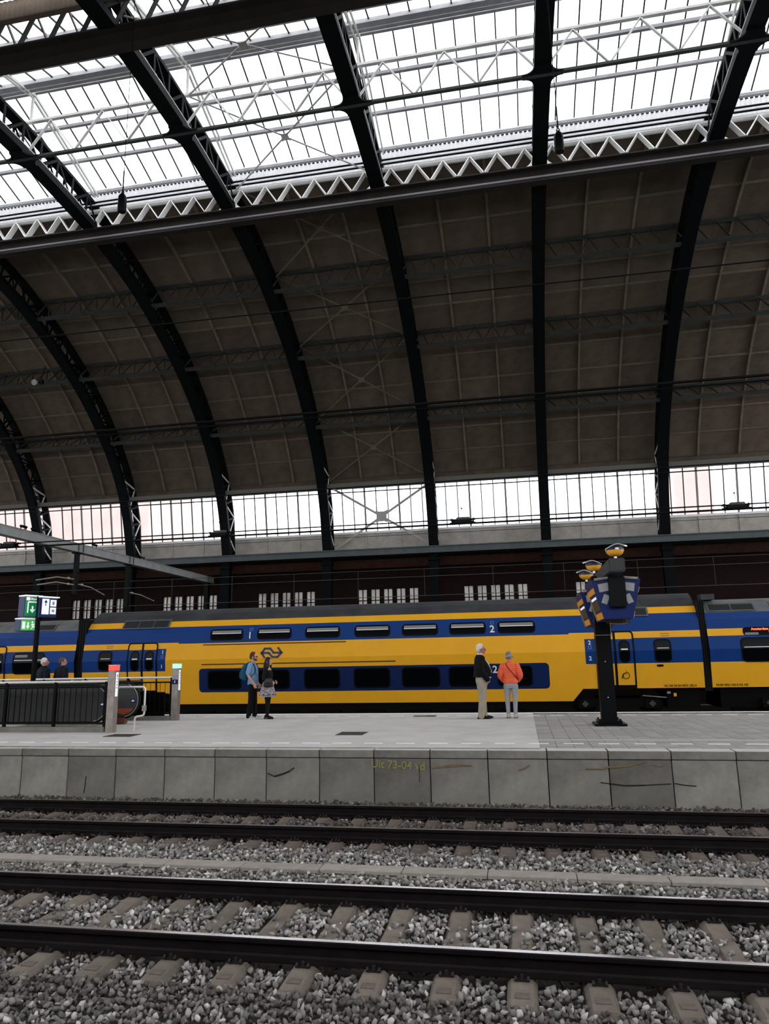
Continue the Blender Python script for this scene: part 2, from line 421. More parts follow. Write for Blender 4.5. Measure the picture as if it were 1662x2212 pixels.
# gutter walkway, soffit board, dark brick wall with its row of windows
g = G(); L = X1-X0; cx = (X0+X1)/2
g.box((cx, 37.28, 8.02), (L, .10, .30)); g.box((cx, 37.24, 8.18), (L, .2, .05)); g.box((cx, 37.24, 7.86), (L, .2, .05)); g.box((cx, 38.1, 7.95), (L, 1.6, .08))
o = g.build('trim_1', GUTTER); o['kind'] = 'structure'; o['label'] = 'long grey gutter beam under the side windows'
g = G(); g.box((cx, 38.6, 7.55), (L, .12, .5)); o = g.build('trim_2', BRICKB); o['kind'] = 'structure'; o['label'] = 'red brown fascia board under the gutter beam'
wall = structure('wall_back', 'dark red brick wall behind the train', (0, 39.2, 0))
wins = []                                               # openings (x0, x1) in the brick wall
for i in range(-5, 2):
    if i == 1: continue
    for k in range(5):
        c = ribx(i)+1.45+.73*k+.25
        if i == 0 and k > 0: continue
        wins.append((c-.29, c+.29))
g = G(); zs0, zs1 = 5.0, 6.22
g.box((cx, 0, (zs0-.3)/2), (L, .35, zs0+.3)); g.box((cx, 0, (zs1+8)/2), (L, .35, 8-zs1))
xs = [X0]+[v for w_ in sorted(wins) for v in w_]+[X1]
for a, b in zip(xs[0::2], xs[1::2]): g.box(((a+b)/2, 0, (zs0+zs1)/2), (b-a, .35, zs1-zs0))
g.build('brickwork', BRICK, wall)
gf = G(); 
for x in (-.26, 0, .26): gf.box((x, 0, .61), (.05, .05, 1.22))
for z in (.03, .55, 1.19): gf.box((0, 0, z), (.58, .05, .05))
FRAME_ME = gf.mesh('window_frame', BLACK)
gg = G(); gg.add([(-.27, 0, .02), (.27, 0, .02), (.27, 0, 1.2), (-.27, 0, 1.2)], [(0, 1, 2, 3)]); PANE_ME = gg.mesh('glass_pane', WGLASS, fix=False)
for a, b in wins:
    put('window_frame', FRAME_ME, wall, ((a+b)/2, -.08, zs0)); put('glass_pane', PANE_ME, wall, ((a+b)/2, -.03, zs0))
# what stands outside those windows: a plain plastered lane wall, a paler block to the left, a brick gable to the right
g = G(); g.box((cx, 46, 3.6), (L, .6, 8.4)); o = g.build('wall_lane', OUTB); o['kind'] = 'structure'
g = G(); g.box((cx, 42.5, -.3), (L, 7, .2)); o = g.build('ground_lane', OUTB); o['kind'] = 'structure'
def outside_block(name, x0, x1, y, h, label):
    g = G(); g.box(((x0+x1)/2, y+5, h/2), (x1-x0, 10, h)); 
    t = thing(name, label, 'building'); g.build('wall', OUTP, t)
    g = G(); g.box(((x0+x1)/2, y+5, h+.25), (x1-x0+.6, 10.6, .5)); g.build('roof_edge', OUTB, t)
    return t
outside_block('brick_house', -75, -36, 64, 26, 'pinkish building seen blurred through the leftmost side windows')
outside_block('brick_tower', 13.6, 16.6, 62, 26, 'tall narrow building seen blurred through the rightmost side window')

# the side of the hall behind the camera: unseen brick wall added to limit the light, windows above, and the platform the camera stands on
g = G(); g.box((cx, -1.6, 2.6), (L, .35, 6.2)); o = g.build('wall_light_block', BRICK); o['kind'] = 'structure'
wn += 1; g = G(); g.add([(X0, mirror(WY0), WZ0), (X1, mirror(WY0), WZ0), (X1, mirror(WY1), WZ1), (X0, mirror(WY1), WZ1)], [(0, 1, 2, 3)]); o = g.build('window_%d' % wn, WGLASS); o['kind'] = 'structure'
g = G(); g.box((cx, -.1, .2), (L, 2.6, 1.13)); o = g.build('floor_near', DECK); o['kind'] = 'structure'
# ------------------------------------------------------------------ ribs, purlins, girders
def dep(s):
    s = min(s, ARL-s); return 1.2 if s > 2.2 else .85+.35*s/2.2
def lerp(a, b, t): return a+(b-a)*t
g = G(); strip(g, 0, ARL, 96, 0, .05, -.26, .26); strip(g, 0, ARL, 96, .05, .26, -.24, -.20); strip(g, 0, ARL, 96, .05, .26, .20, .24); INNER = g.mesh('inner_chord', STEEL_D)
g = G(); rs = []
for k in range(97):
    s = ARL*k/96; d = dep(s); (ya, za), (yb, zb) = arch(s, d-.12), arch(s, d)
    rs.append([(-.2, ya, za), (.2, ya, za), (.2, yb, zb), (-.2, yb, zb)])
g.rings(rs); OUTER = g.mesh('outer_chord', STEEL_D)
nodes = [.35]
while nodes[-1] < ARL*.68: nodes.append(nodes[-1]+.92)
webs = []
for k, s in enumerate(nodes):
    a, b = arch(s, .1), arch(s, dep(s)-.06); sky = 21.5 < b[0] < 16 or (15.2 < b[0] < 23.2)
    g = G()
    for x in (-.2, .2): g.bar((x, *a), (x, *b), .1, .03, up=(1, 0, 0))
    webs.append(('post', g.mesh('post', STEEL_D)))
    if k+1 < len(nodes):
        s2 = nodes[k+1]
        p, q = (arch(s, .12), arch(s2, dep(s2)-.08)) if k % 2 else (arch(s, dep(s)-.08), arch(s2, .12))
        g = G()
        for x in (-.2, .2): g.bar((x, *p), (x, *q), .09, .03, up=(1, 0, 0))
        webs.append(('diagonal', g.mesh('diagonal', STEEL_L if (k % 1 == 0 and s < 4.2) else STEEL_D)))
# pale strips that paint skylight highlights onto the upper part of the rib
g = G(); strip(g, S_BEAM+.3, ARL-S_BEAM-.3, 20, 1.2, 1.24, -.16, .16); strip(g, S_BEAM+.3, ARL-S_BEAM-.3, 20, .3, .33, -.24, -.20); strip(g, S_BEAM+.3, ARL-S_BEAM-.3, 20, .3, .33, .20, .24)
EDGE = g.mesh('edge_highlight', STEEL_L)
g = G(); g.box((0, 37.78, 3.85), (.5, .4, 8.2)); g.box((0, 37.55, 8.0), (.7, .5, .14)); g.box((0, 37.72, 7.55), (.62, .5, .14)); COLU = g.mesh('column', STEEL_D)
def gusset(y, z, r=.3, t=.06):                      # rounded cross plate where the longitudinal chords meet the rib
    g = G(); P = []; w = .26; e = .62
    for sx, sy in ((1, 1), (-1, 1), (-1, -1), (1, -1)):
        arcp = [(w+r*(1-math.sin(t_)), .09+r*(1-math.cos(t_))) for t_ in [k*PI/10 for k in range(6)]]
        q = [(e, .09)]+[(w+r-r*math.sin(a_), .09+r-r*math.cos(a_)) for a_ in [k*PI/10 for k in range(6)]]
        pts = [(sx*x, sy*v) for x, v in q]
        if sx*sy < 0: pts = pts[::-1]
        P += pts
    g.prism(P, lambda x, v: (x, y+v, z-t), lambda x, v: (x, y+v, z)); return g
GUS = [gusset(YC, 19.84).mesh('gusset', STEEL_D)]
RIBLAB = {-5: 'leftmost curved dark steel arch rib, cut by the left edge of the picture', -4: 'second curved steel arch rib from the left, over the grey overhead gantry',
          -3: 'third curved steel arch rib from the left, standing above the double deck coach end doors', -2: 'fourth steel arch rib from the left, at the left side of the crossed bracing bay',
          -1: 'steel arch rib at the right side of the crossed bracing bay', 0: 'straightest steel arch rib, rising almost vertically right of centre', 1: 'rightmost steel arch rib, leaning to the right as it rises'}
for i in range(-5, 2):
    t = thing('arch_rib', RIBLAB[i], 'roof arch', (ribx(i), 0, 0))
    put('inner_chord', INNER, t); put('outer_chord', OUTER, t); put('edge_highlight', EDGE, t); put('column', COLU, t)
    for n_, me in webs: put(n_, me, t)
    for me in GUS: put('gusset', me, t)

# lattice purlins between the ribs, running the length of the hall
def lattice(name, label, pa, pb, xa, xb, nv, mchord, mdiag, wch=.16, wd=.07, cat='girder', tch=.06, group=None, mupper=None):
    """pa = (y,z) of the lower chord, pb = (y,z) of the upper chord"""
    t = thing(name, label, cat, (xa, pa[0], pa[1]), group=group)
    dy, dz = pb[0]-pa[0], pb[1]-pa[1]; L_ = math.hypot(dy, dz); up = Vector((0, dy/L_, dz/L_)); 
    g = G(); g.bar((0, 0, 0), (xb-xa, 0, 0), wch, tch, up=up); g.build('lower_chord', mchord, t)
    g = G(); g.bar((0, dy, dz), (xb-xa, dy, dz), wch, tch, up=up); g.build('upper_chord', mupper or mchord, t)
    n = int(round((xb-xa)/PITCHX)); st = PITCHX/(2*nv)
    A, B = Vector((0, 0, 0))+up*tch*.5, Vector((0, dy, dz))-up*tch*.5
    sd = Vector((1, 0, 0)).cross(up)
    g = G(); g.bar(A+Vector((.02, 0, 0)), B+Vector((st, 0, 0)), .035, wd, up=sd); d1 = g.mesh('diagonal', mdiag)
    g = G(); g.bar(B+Vector((st, 0, 0)), A+Vector((2*st-.02, 0, 0)), .035, wd, up=sd); d2 = g.mesh('diagonal', mdiag)
    for k in range(n*nv):
        for me in (d1, d2): put('diagonal', me, t, (k*2*st, 0, 0))
    return t
XA, XB = ribx(-6), ribx(2)
for nm, s, lab in (('upper', S_P1, 'highest of the three dim lattice purlins below the brown roof boards'), ('middle', S_P2, 'middle of the three dim lattice purlins below the brown roof boards'),
                   ('lower', S_P3, 'lowest of the three dim lattice purlins, just behind the thick cable bundle')):
    lattice('lattice_purlin', lab, arch(s, .1), arch(s, DB-.12), XA, XB, 7, STEEL_M, STEEL_M, wch=.2, wd=.06)
EV = arch(S_EAVE-.08, .25)
lattice('eave_girder', 'flat lattice eave girder along the top of the side windows', EV, (38.3, 12.0), XA, XB, 6, mat('eave_grey_paint', (.10, .10, .09), .6), STEEL_L, wch=.24, wd=.05, cat='girder')
# the two heavy girders at the edges of the skylight
for yb, lab, sg in ((23.3, 'heavy lattice girder with white zigzag bars at the lower edge of the skylight', 1), (15.0, 'heavy dark lattice girder crossing the top left of the skylight', -1)):
    md = GIRD_L if sg > 0 else STEEL_M
    t = lattice('lattice_girder', lab, (yb, 19.72), (yb, 20.54 if sg > 0 else 20.9), XA, XB, 6 if sg > 0 else 6, GIRD_L if sg > 0 else STEEL_M, md, wch=.14, wd=.25 if sg > 0 else .13, tch=.085)
    g = G(); Lx = XB-XA
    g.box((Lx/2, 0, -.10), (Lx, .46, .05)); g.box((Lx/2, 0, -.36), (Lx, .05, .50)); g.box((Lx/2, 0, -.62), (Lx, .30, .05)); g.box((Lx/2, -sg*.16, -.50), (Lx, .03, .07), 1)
    g.build('plate_beam', [mat('girder_brown_grey_paint', (.016, .0145, .013), .55, var=.2, scale=2, spec=.1), mat('girder_flange_highlight', (.14, .135, .145), .5)], t)  # second colour paints a highlight line along the lower flange
    g = G(); 
    for k in range(int(Lx/PITCHX)+1):
        for sx in (-1, 1):
            for sz in (1,):
                q = [(0, 0)]+[(.35*(1-math.sin(a)), .35*(1-math.cos(a))) for a in [j*PI/12 for j in range(7)]]
                if 0 < k*PITCHX+sx*.1 < Lx: g.prism(q, lambda u, v: (k*PITCHX+sx*(.26+u), -.04, v+.03), lambda u, v: (k*PITCHX+sx*(.26+u), .0, v+.03))
    g.build('corner_gusset', md, t)
PIPE_Y = 23.1
g = G(); g.tube([(XA, PIPE_Y, 20.80), (XB, PIPE_Y, 20.80)], .035); tag(g.build('cable_conduit', CABLE), 'upper of two black conduits above the white zigzag girder', 'conduit')
g = G(); g.tube([(XA, PIPE_Y, 20.62), (XB, PIPE_Y, 20.62)], .035); tag(g.build('cable_conduit', CABLE), 'lower of two black conduits above the white zigzag girder', 'conduit')
g = G(); g.tube([(XA, PIPE_Y+.05, 20.71), (XB, PIPE_Y+.05, 20.71)], .055, n=10)
for k in range(40): g.tube([(XA+k*1.2, PIPE_Y+.05, 20.71), (XA+k*1.2+.06, PIPE_Y+.05, 20.71)], .062, n=10)
tag(g.build('pale_pipe', CORR, smooth=True), 'pale pipe between the two black conduits over the zigzag girder', 'pipe')
# ridge truss in the middle of the skylight
lattice('ridge_truss', 'slender open truss along the middle of the skylight', (YC, 19.82), (YC, 21.28), XA, XB, 3, STEEL_M, STEEL_L, wch=.12, wd=.09, tch=.09, mupper=STEEL_L)  # upper chord coloured pale for the skylight glare washing over it

# crossed wind braces in the bay between the fourth and fifth ribs
bx0, bx1 = ribx(-2)+.2, ribx(-1)-.2
def brace(label, pa, pb, w=.07, node=.22, mt=BEIGE):
    (ya, za), (yb, zb) = pa, pb
    t = thing('cross_brace', label, 'brace', (bx0, ya, za), group=None); n = Vector((0, -(zb-za), yb-ya)).normalized()
    if n.z > 0: n = -n
    for (p, q, o) in (((0, 0, 0), (bx1-bx0, yb-ya, zb-za), 0), ((bx1-bx0, 0, 0), (0, yb-ya, zb-za), .02)):
        g = G(); g.bar(Vector(p)+n*o, Vector(q)+n*o, w, .015, up=n); g.build('flat_bar', mt, t)
    c = Vector(((bx1-bx0)/2, (yb-ya)/2, (zb-za)/2)); sd = Vector((1, 0, 0)); up = Vector((0, yb-ya, zb-za)).normalized()
    q = [(node*r_*math.cos(a), node*r_*math.sin(a)) for k in range(16) for a, r_ in [(k*PI/8, 1.25 if k % 4 == 2 else .7)]]
    g = G(); g.prism(q, lambda u, v: c+sd*u+up*v+n*.03, lambda u, v: c+sd*u+up*v+n*.045); g.build('node_plate', mt, t)
    return t
brace('pale crossed brace under the glass between ridge truss and zigzag girder', (23.2, 20.42), (YC, 21.25), .06, .2, STEEL_L)
brace('pale crossed brace at the very top of the picture under the glass', (YC, 21.25), (15.2, 20.42), .06, .2, STEEL_L)
for sa, sb, lab in ((S_P1, S_BEAM, 'highest crossed brace over the brown boards, just below the zigzag girder'), (S_P2, S_P1, 'second highest crossed brace over the brown boards'),
                    (S_P3, S_P2, 'third crossed brace down the brown boards'), (S_EAVE, S_P3, 'lowest crossed brace over the brown boards, just above the side windows')):
    brace(lab, arch(sa, 1.12), arch(sb, 1.12))
brace('crossed brace with a round middle plate standing before the bright side window', (38.75, 8.5), (38.3, 11.95), .13, .42, mat('grey_brace_paint', (.42, .41, .38), .6))

# ================================================================== GROUND, PLATFORM
ground = G(); gx0, gx1 = X0-4, X1+4
nx, ny = 60, 30
ground.box(((gx0+gx1)/2, 18, -.60), (gx1-gx0, 44, .5))
ground_o = ground.build('ground', EARTH); ground_o['kind'] = 'structure'; ground_o['label'] = 'gritty track bed'
EDGE_Y, FAR_Y, PZ = 12.86, 21.2, .766
px0, px1 = X0, X1; JX = .24                              # the paving changes at JX
g = G(); g.box(((px0+px1)/2, (EDGE_Y+.32+FAR_Y-.1)/2, .2), (px1-px0, FAR_Y-EDGE_Y-.42, 1.07)) 
floor = g.build('floor', TILE_J); floor['kind'] = 'structure'; floor['label'] = 'island platform'
g = G(); g.box(((px0+JX)/2, (EDGE_Y+FAR_Y)/2+.05, PZ-.02), (JX-px0, FAR_Y-EDGE_Y-.28, .04)); o = g.build('concrete_screed', DECK, floor); o['label'] = 'smooth pale concrete surface'
g = G(); g.box(((px0+px1)/2, FAR_Y-.05, .2), (px1-px0, .1, 1.13)); g.build('far_edge_stone', CONC_C, floor)
g = G(); g.box(((px0+px1)/2, FAR_Y-.12, PZ+.001), (px1-px0, .24, .006)); o = g.build('white_edge_line', WHITEP, floor); o['label'] = 'white line along the far platform edge'
# 30 cm tiles on the right: the 300 nearest one by one, the rest joined
g = G(); g.box((0, 0, 0), (.292, .292, .04)); TM = g.mesh('paving_tile', TILE)
cells = [(JX+.15+.3*a, EDGE_Y+.36+.15+.3*b) for a in range(int((13-JX)/.3)) for b in range(int((FAR_Y-.3-EDGE_Y-.36)/.3))]
seen = lambda x, y, z, mgn=60: -mgn < pixel(x, y, z)[0] < 1662+mgn and -mgn < pixel(x, y, z)[1] < 2212+mgn
cells.sort(key=lambda c: (0 if seen(c[0], c[1], PZ) else 1, c[0]**2+c[1]**2))
for x, y in cells[:300]: put('paving_tile', TM, floor, (x, y, PZ-.02+R.uniform(-.0025, .0025)))
g = G()
for x, y in cells[300:]: g.box((x, y, PZ-.02+R.uniform(-.0025, .0025)), (.292, .292, .04))
g.build('paving_tiles', TILE, floor, kind='stuff')
g = G(); g.box(((px1+13)/2, (EDGE_Y+FAR_Y)/2, PZ-.02), (px1-13, FAR_Y-EDGE_Y-.7, .04)); g.build('paving_beyond', TILE, floor)
# a raised guide line of ribbed pavers on the tiled part
g = G(); g.box(((JX+px1)/2, EDGE_Y+1.55, PZ+.0035), (px1-JX, .15, .006)); o = g.build('guide_line', mat('guide_paver', (.40, .385, .36), .9, var=.1, scale=8), floor); o['label'] = 'pale guide strip along the tiled part'
# painted dashes
g = G(); g.box((0, 0, 0), (.36, .065, .006)); DM = g.mesh('painted_dash', WHITEP)
for k in range(-26, 22):
    x = .85+.62*k
    put('painted_dash', DM, floor, (x, EDGE_Y+.97, PZ+.0035))
    if x < 6: put('painted_dash', DM, floor, (x, FAR_Y-1.06, PZ+.0035))
# wall of the near platform edge: coping stones over concrete panels
pwall = structure('wall_platform', 'concrete platform edge wall facing the near tracks', (0, EDGE_Y, 0))
def slab(w, h, d, bev=.008):
    bm = bmesh.new(); bmesh.ops.create_cube(bm, size=1, matrix=Matrix.Diagonal((w, d, h, 1)))
    bmesh.ops.bevel(bm, geom=bm.edges[:], offset=bev, segments=1, affect='EDGES')
    me = bpy.data.meshes.new('slab'); bm.to_mesh(me); bm.free(); return me
P1 = slab(.984, .80, .3); P1.name = 'wall_panel'; P1.materials.append(CONC_W)
C1 = slab(.984, .135, .36); C1.name = 'coping_stone'; C1.materials.append(CONC_C); C1.materials.append(DECK)
for p in C1.polygons:
    if p.normal.z > .9: p.material_index = 1
joff = -8.557*1.1293                                     # first wall joint in view
for k in range(-8, 24):
    x = joff+k*1.0+.5
    put('wall_panel', P1, pwall, (x, .16+R.uniform(-.004, .004), .22)); put('coping_stone', C1, pwall, (x, .17, PZ-.0675))
g = G(); g.box((cx, .4, .1), (L, .12, 1.15)); g.build('wall_core', BLACK, pwall)
# cracks, rust marks, faint chalk writing on the panels
CRACK = mat('crack_dark', (.02, .02, .018), .9); RUST = mat('rust_stain', (.165, .115, .065), .9, var=.2, scale=10); CHALK = mat('chalk_yellow', (.23, .22, .085), .9)
def on_wall(px_, py_):
    d = Vector(CW)+Vector(CR)*((px_-831)/FPX)-Vector(CU)*((py_-1106)/FPX); k = EDGE_Y/d.y; return d.x*k, EYE+d.z*k
def stroke(name, pts, w, mt):
    P = [on_wall(*p) for p in pts]; g = G(); n = len(P)
    for a in range(n-1):
        (xa, za), (xb, zb) = P[a], P[a+1]; g.bar((xa, -.002, za), (xb, -.002, zb), .006, w*(1 if 0 < a < n-2 else .6), up=(0, 0, 1))
    return g.build(name, mt, pwall)
stroke('crack', [(578, 1670), (593, 1677), (610, 1672), (625, 1666), (636, 1658)], .025, CRACK)
stroke('crack', [(1298, 1690), (1320, 1693), (1350, 1697), (1395, 1696), (1450, 1693)], .018, CRACK)
stroke('crack', [(1458, 1692), (1480, 1696), (1505, 1698)], .02, CRACK)
stroke('crack', [(186, 1677), (184, 1695), (181, 1713)], .02, CRACK)
stroke('crack', [(905, 1650), (907, 1672), (907, 1690)], .014, CRACK)
stroke('crack', [(1336, 1635), (1370, 1633), (1395, 1637)], .02, CRACK)
stroke('rust_mark', [(932, 1659), (960, 1656), (990, 1653), (1018, 1654)], .045, RUST)
stroke('rust_mark', [(1122, 1664), (1135, 1659), (1144, 1653)], .04, RUST)
stroke('rust_mark', [(1265, 1661), (1300, 1661), (1315, 1657), (1360, 1655), (1396, 1645)], .035, RUST)
stroke('rust_mark', [(1412, 1652), (1422, 1656), (1432, 1654)], .03, RUST)
g0 = text_geo('Uit 73-04 vd', .19, .004); xw, zw = on_wall(860, 1653)
o = g0.build('chalk_writing', CHALK, pwall, (xw, -.003, zw), (0, .04, 0)); o['label'] = 'faint yellow chalk writing'

# far side ground under the train stays in the ground slab; two rails under the coaches and two on the empty road before them
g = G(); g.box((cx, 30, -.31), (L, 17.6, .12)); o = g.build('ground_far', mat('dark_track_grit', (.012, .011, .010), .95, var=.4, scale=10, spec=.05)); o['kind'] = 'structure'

# ================================================================== TRACKS
def rail_mesh(x0, x1, mts):
    prof = [(-.075, -.172), (.075, -.172), (.075, -.16), (.02, -.142), (.009, -.125), (.009, -.05), (.035, -.038), (.036, -.008), (.026, 0), (-.026, 0), (-.036, -.008), (-.035, -.038), (-.009, -.05), (-.009, -.125), (-.02, -.142), (-.075, -.16)]
    g = G(); n = len(prof)
    V = [(x, y, z) for x in (x0, x1) for y, z in prof]
    F = [(k, (k+1) % n, n+(k+1) % n, n+k) for k in range(n)]+[tuple(range(n)), tuple(range(n, 2*n))]
    g.add(V, F); g.m[8] = 1; g.m[7] = 0
    return g.mesh('rail', mts)
R1, R3 = 6.4415, 10.509
RM, RM2 = rail_mesh(X0, X1, [RAILM, RAILT]), rail_mesh(X0, X1, [RAILM, RAILT2])
for y, me, lab in ((R1, RM, 'nearest steel rail with a bright polished top'), (R1+1.507, RM, 'second steel rail from the camera, polished top, beside the concrete trough lids'),
                   (R3, RM2, 'third rusty rail from the camera, flecked with white'), (R3+1.507, RM2, 'farthest rusty rail, close under the concrete platform wall')):
    tag(put('rail', me, None, (0, y, 0)), lab, 'rail')
for y, lab in ((30.9-.75, 'rail under the near wheels of the yellow train'), (30.9+.757, 'rail under the far wheels of the yellow train')):
    tag(put('rail', RM2, None, (0, y, 0)), lab, 'rail')
def sleeper_mesh(mt):
    P = [(-1.26, -.225), (-1.24, -.19), (-.95, -.176), (-.55, -.176), (-.3, -.20), (.3, -.20), (.55, -.176), (.95, -.176), (1.24, -.19), (1.26, -.225)]
    g = G(); rs = []
    for y, z in P: rs.append([(-.125, y, -.36), (-.118, y, z-.05), (-.085, y, z), (.085, y, z), (.118, y, z-.05), (.125, y, -.36)])
    g.rings(rs)
    me = g.mesh('concrete_block', mt)
    h = G()
    h.box((0, 0, 0), (.11, .09, .012))
    return me, h.mesh('cast_recess', mat('sleeper_recess', (.12, .10, .085), .9, var=.2, scale=8))
g = G(); g.box((0, 0, .005), (.11, .05, .012)); g.tube([(-.05, 0, .01), (-.05, .03, .035), (-.05, .055, .02)], .011, 6); g.tube([(.05, 0, .01), (.05, .03, .035), (.05, .055, .02)], .011, 6); g.tube([(0, .015, .0), (0, .015, .05)], .014, 6); CL = g.mesh('rail_clip', CLIP, smooth=False)
ORD = 'first second third fourth fifth sixth seventh eighth ninth tenth eleventh twelfth thirteenth fourteenth fifteenth sixteenth seventeenth eighteenth nineteenth twentieth'.split()
def ordinal(n): return ORD[n-1] if n <= 20 else 'twenty-'+ORD[n-21] if n < 30 else 'thirtieth'
def track(yc, x_first, mt, grp, lab, step=.6):
    me, rec = sleeper_mesh(mt); k = -60; nn = 0
    while k < 60:
        x = x_first+k*step; k += 1
        if not any(seen(x, yc+dy, -.18, 90) for dy in (-1.25, -.6, .6, 1.25)): continue
        nn += 1; t = thing('sleeper', ordinal(nn)+' from the left of the '+lab, 'sleeper', (x, yc, 0), R.uniform(-.006, .006), grp)
        put('concrete_block', me, t)
        for s in (-1, 1): put('cast_recess', rec, t, (0, s*1.10, -.1835))
        for s in (-1, 1):
            for q in (-1, 1): put('rail_clip', CL, t, (0, s*.7535+q*.10, -.175), (0, 0, 0 if q > 0 else PI))
track(R1+.7535, -2.5389, SLEEPER, 'sleepers of the near track', 'concrete sleepers under the two nearest polished rails')
track(R3+.7535, -2.72, SLEEPER_F, 'sleepers of the far track', 'dark sleepers under the two rusty rails below the wall')
# concrete lids of the cable trough between the tracks
t = thing('cable_trough', 'pale line of concrete trough lids between the two tracks', 'cable trough', (0, 9.06, -.16))
g = slab(1.006, .05, .24, .008); g.name = 'trough_lid'; g.materials.append(TROUGH)
for k in range(-13, 8):
    put('trough_lid', g, t, (-.02+1.014*k, R.uniform(-.006, .006), R.uniform(-.004, .004)), (0, 0, R.uniform(-.004, .004)))
gg = G(); gg.box((-3, 0, -.09), (22, .20, .12)); gg.build('trough_wall', TROUGH, t)

# ballast: broken stones; the nearest 300 single, the rest one heap
STONE = bpy.data.materials.new('ballast_stone'); STONE.use_nodes = True
nt = STONE.node_tree; b = nt.nodes['Principled BSDF']; b.inputs['Roughness'].default_value = .85
at = nt.nodes.new('ShaderNodeAttribute'); at.attribute_name = 'tone'
at2 = nt.nodes.new('ShaderNodeAttribute'); at2.attribute_name = 'dirt'
oi = nt.nodes.new('ShaderNodeObjectInfo')
rp = nt.nodes.new('ShaderNodeValToRGB'); e = rp.color_ramp.elements
e[0].position = 0; e[0].color = (.055, .053, .05, 1); e[1].position = 1; e[1].color = (.58, .56, .53, 1)
for p_, c_ in ((.35, (.15, .143, .132, 1)), (.6, (.21, .195, .175, 1)), (.8, (.36, .345, .325, 1))):
    x = e.new(p_); x.color = c_
ad = nt.nodes.new('ShaderNodeMath'); ad.operation = 'ADD'
nt.links.new(at.outputs['Fac'], ad.inputs[0]); nt.links.new(oi.outputs['Color'], ad.inputs[1])
nt.links.new(at.outputs['Fac'], rp.inputs[0])
mx = nt.nodes.new('ShaderNodeMix'); mx.data_type = 'RGBA'; mx.inputs['B'].default_value = (.035, .026, .021, 1)
nt.links.new(at2.outputs['Fac'], mx.inputs['Factor']); nt.links.new(rp.outputs[0], mx.inputs['A'])
nt.links.new(mx.outputs['Result'], b.inputs['Base Color'])
rng = np.random.default_rng(3)
def stone_shape():                                       # angular hull of a few points: broken rock
    p = rng.normal(size=(10, 3)); p /= np.linalg.norm(p, axis=1)[:, None]; p *= rng.uniform(.75, 1.0, (10, 1)); p *= np.array([1, rng.uniform(.6, .9), rng.uniform(.45, .75)])
    bm = bmesh.new()
    for q in p: bm.verts.new(q)
    h = bmesh.ops.convex_hull(bm, input=bm.verts[:])
    bmesh.ops.delete(bm, geom=[v for v in bm.verts if not v.link_faces], context='VERTS')
    bmesh.ops.triangulate(bm, faces=bm.faces[:]); bmesh.ops.recalc_face_normals(bm, faces=bm.faces[:]); bm.verts.index_update()
    v = np.array([v.co[:] for v in bm.verts]); f = np.array([[x.index for x in fc.verts] for fc in bm.faces]); bm.free(); return v, f
SHAPES = [stone_shape() for _ in range(32)]
def rotm(n):
    q = rng.normal(size=(n, 4)); q /= np.linalg.norm(q, axis=1)[:, None]; w, x, y, z = q.T
    return np.stack([1-2*(y*y+z*z), 2*(x*y-w*z), 2*(x*z+w*y), 2*(x*y+w*z), 1-2*(x*x+z*z), 2*(y*z-w*x), 2*(x*z-w*y), 2*(y*z+w*x), 1-2*(x*x+y*y)], 1).reshape(n, 3, 3)
pts = []
y = 4.55
while y < EDGE_Y-.02:
    sp = .046+.0020*(y-5)
    xa, xb = -.70*y-1.6, .34*y+1.6
    n = int((xb-xa)/sp); xs_ = xa+(np.arange(n)+rng.uniform(-.4, .4, n))*sp
    yy = y+rng.uniform(-.45, .45, n)*sp; pts.append(np.stack([xs_, yy, np.full(n, sp)], 1)); y += sp*.92
pts = np.concatenate(pts)
def bed_height(x, y):
    h = np.full_like(y, -.205)
    for yc in (R1+.7535, R3+.7535):
        d = np.abs(y-yc); h = np.where(d < 1.25, -.222, h)
        h = np.where(d < .45, -.188, h)
    h = np.where((y > 8.6) & (y < 9.75), -.18, h); h = np.where((np.abs(y-9.06) < .13), -.40, h)
    h = np.where(y > 12.3, -.12, h); h = np.where(y < 5.9, -.21, h)
    return h
SLX = {R1+.7535: -2.5389, R3+.7535: -2.72}
zb = bed_height(pts[:, 0], pts[:, 1]); keep = np.ones(len(pts), bool)
for yc, xf in SLX.items():
    ph = np.abs((pts[:, 0]-xf+.3) % .6-.3); d = np.abs(pts[:, 1]-yc)
    onsl = (ph < .13) & (d < 1.2); keep &= ~(onsl & (d > .30)); keep &= ~(onsl & (d <= .30) & (rng.random(len(pts)) < .72))
    keep &= ~(np.abs(d-.7535) < .085)
keep &= ~(np.abs(pts[:, 1]-9.06) < .125)
pts, zb = pts[keep], zb[keep]; N = len(pts)
size = pts[:, 2]*rng.uniform(.55, 1.08, N); zz = zb+rng.uniform(-.030, .018, N)
tone = np.clip(rng.normal(.50, .28, N), 0, 1)
dirt = np.zeros(N)
for y_, wv, a in ((R3+.80, 1.0, .95), (12.55, .5, .9), (R1-.70, .38, .72), (R1+.05, .28, .5), (R1+1.45, .18, .4)):
    dirt = np.maximum(dirt, a*np.exp(-((pts[:, 1]-y_)/wv)**2))
dirt = np.clip(dirt*rng.uniform(.6, 1.15, N), 0, .92)
pz = np.array([pixel(*p) for p in np.stack([pts[:, 0], pts[:, 1], zz], 1)])
dist = np.hypot(pts[:, 0], pts[:, 1]); inview = (pz[:, 0] > -10) & (pz[:, 0] < 1672) & (pz[:, 1] < 2215)
order = np.argsort(np.where(inview, dist/size, 1e9)); near = order[:300]; rest = np.setdiff1d(np.arange(N), near)
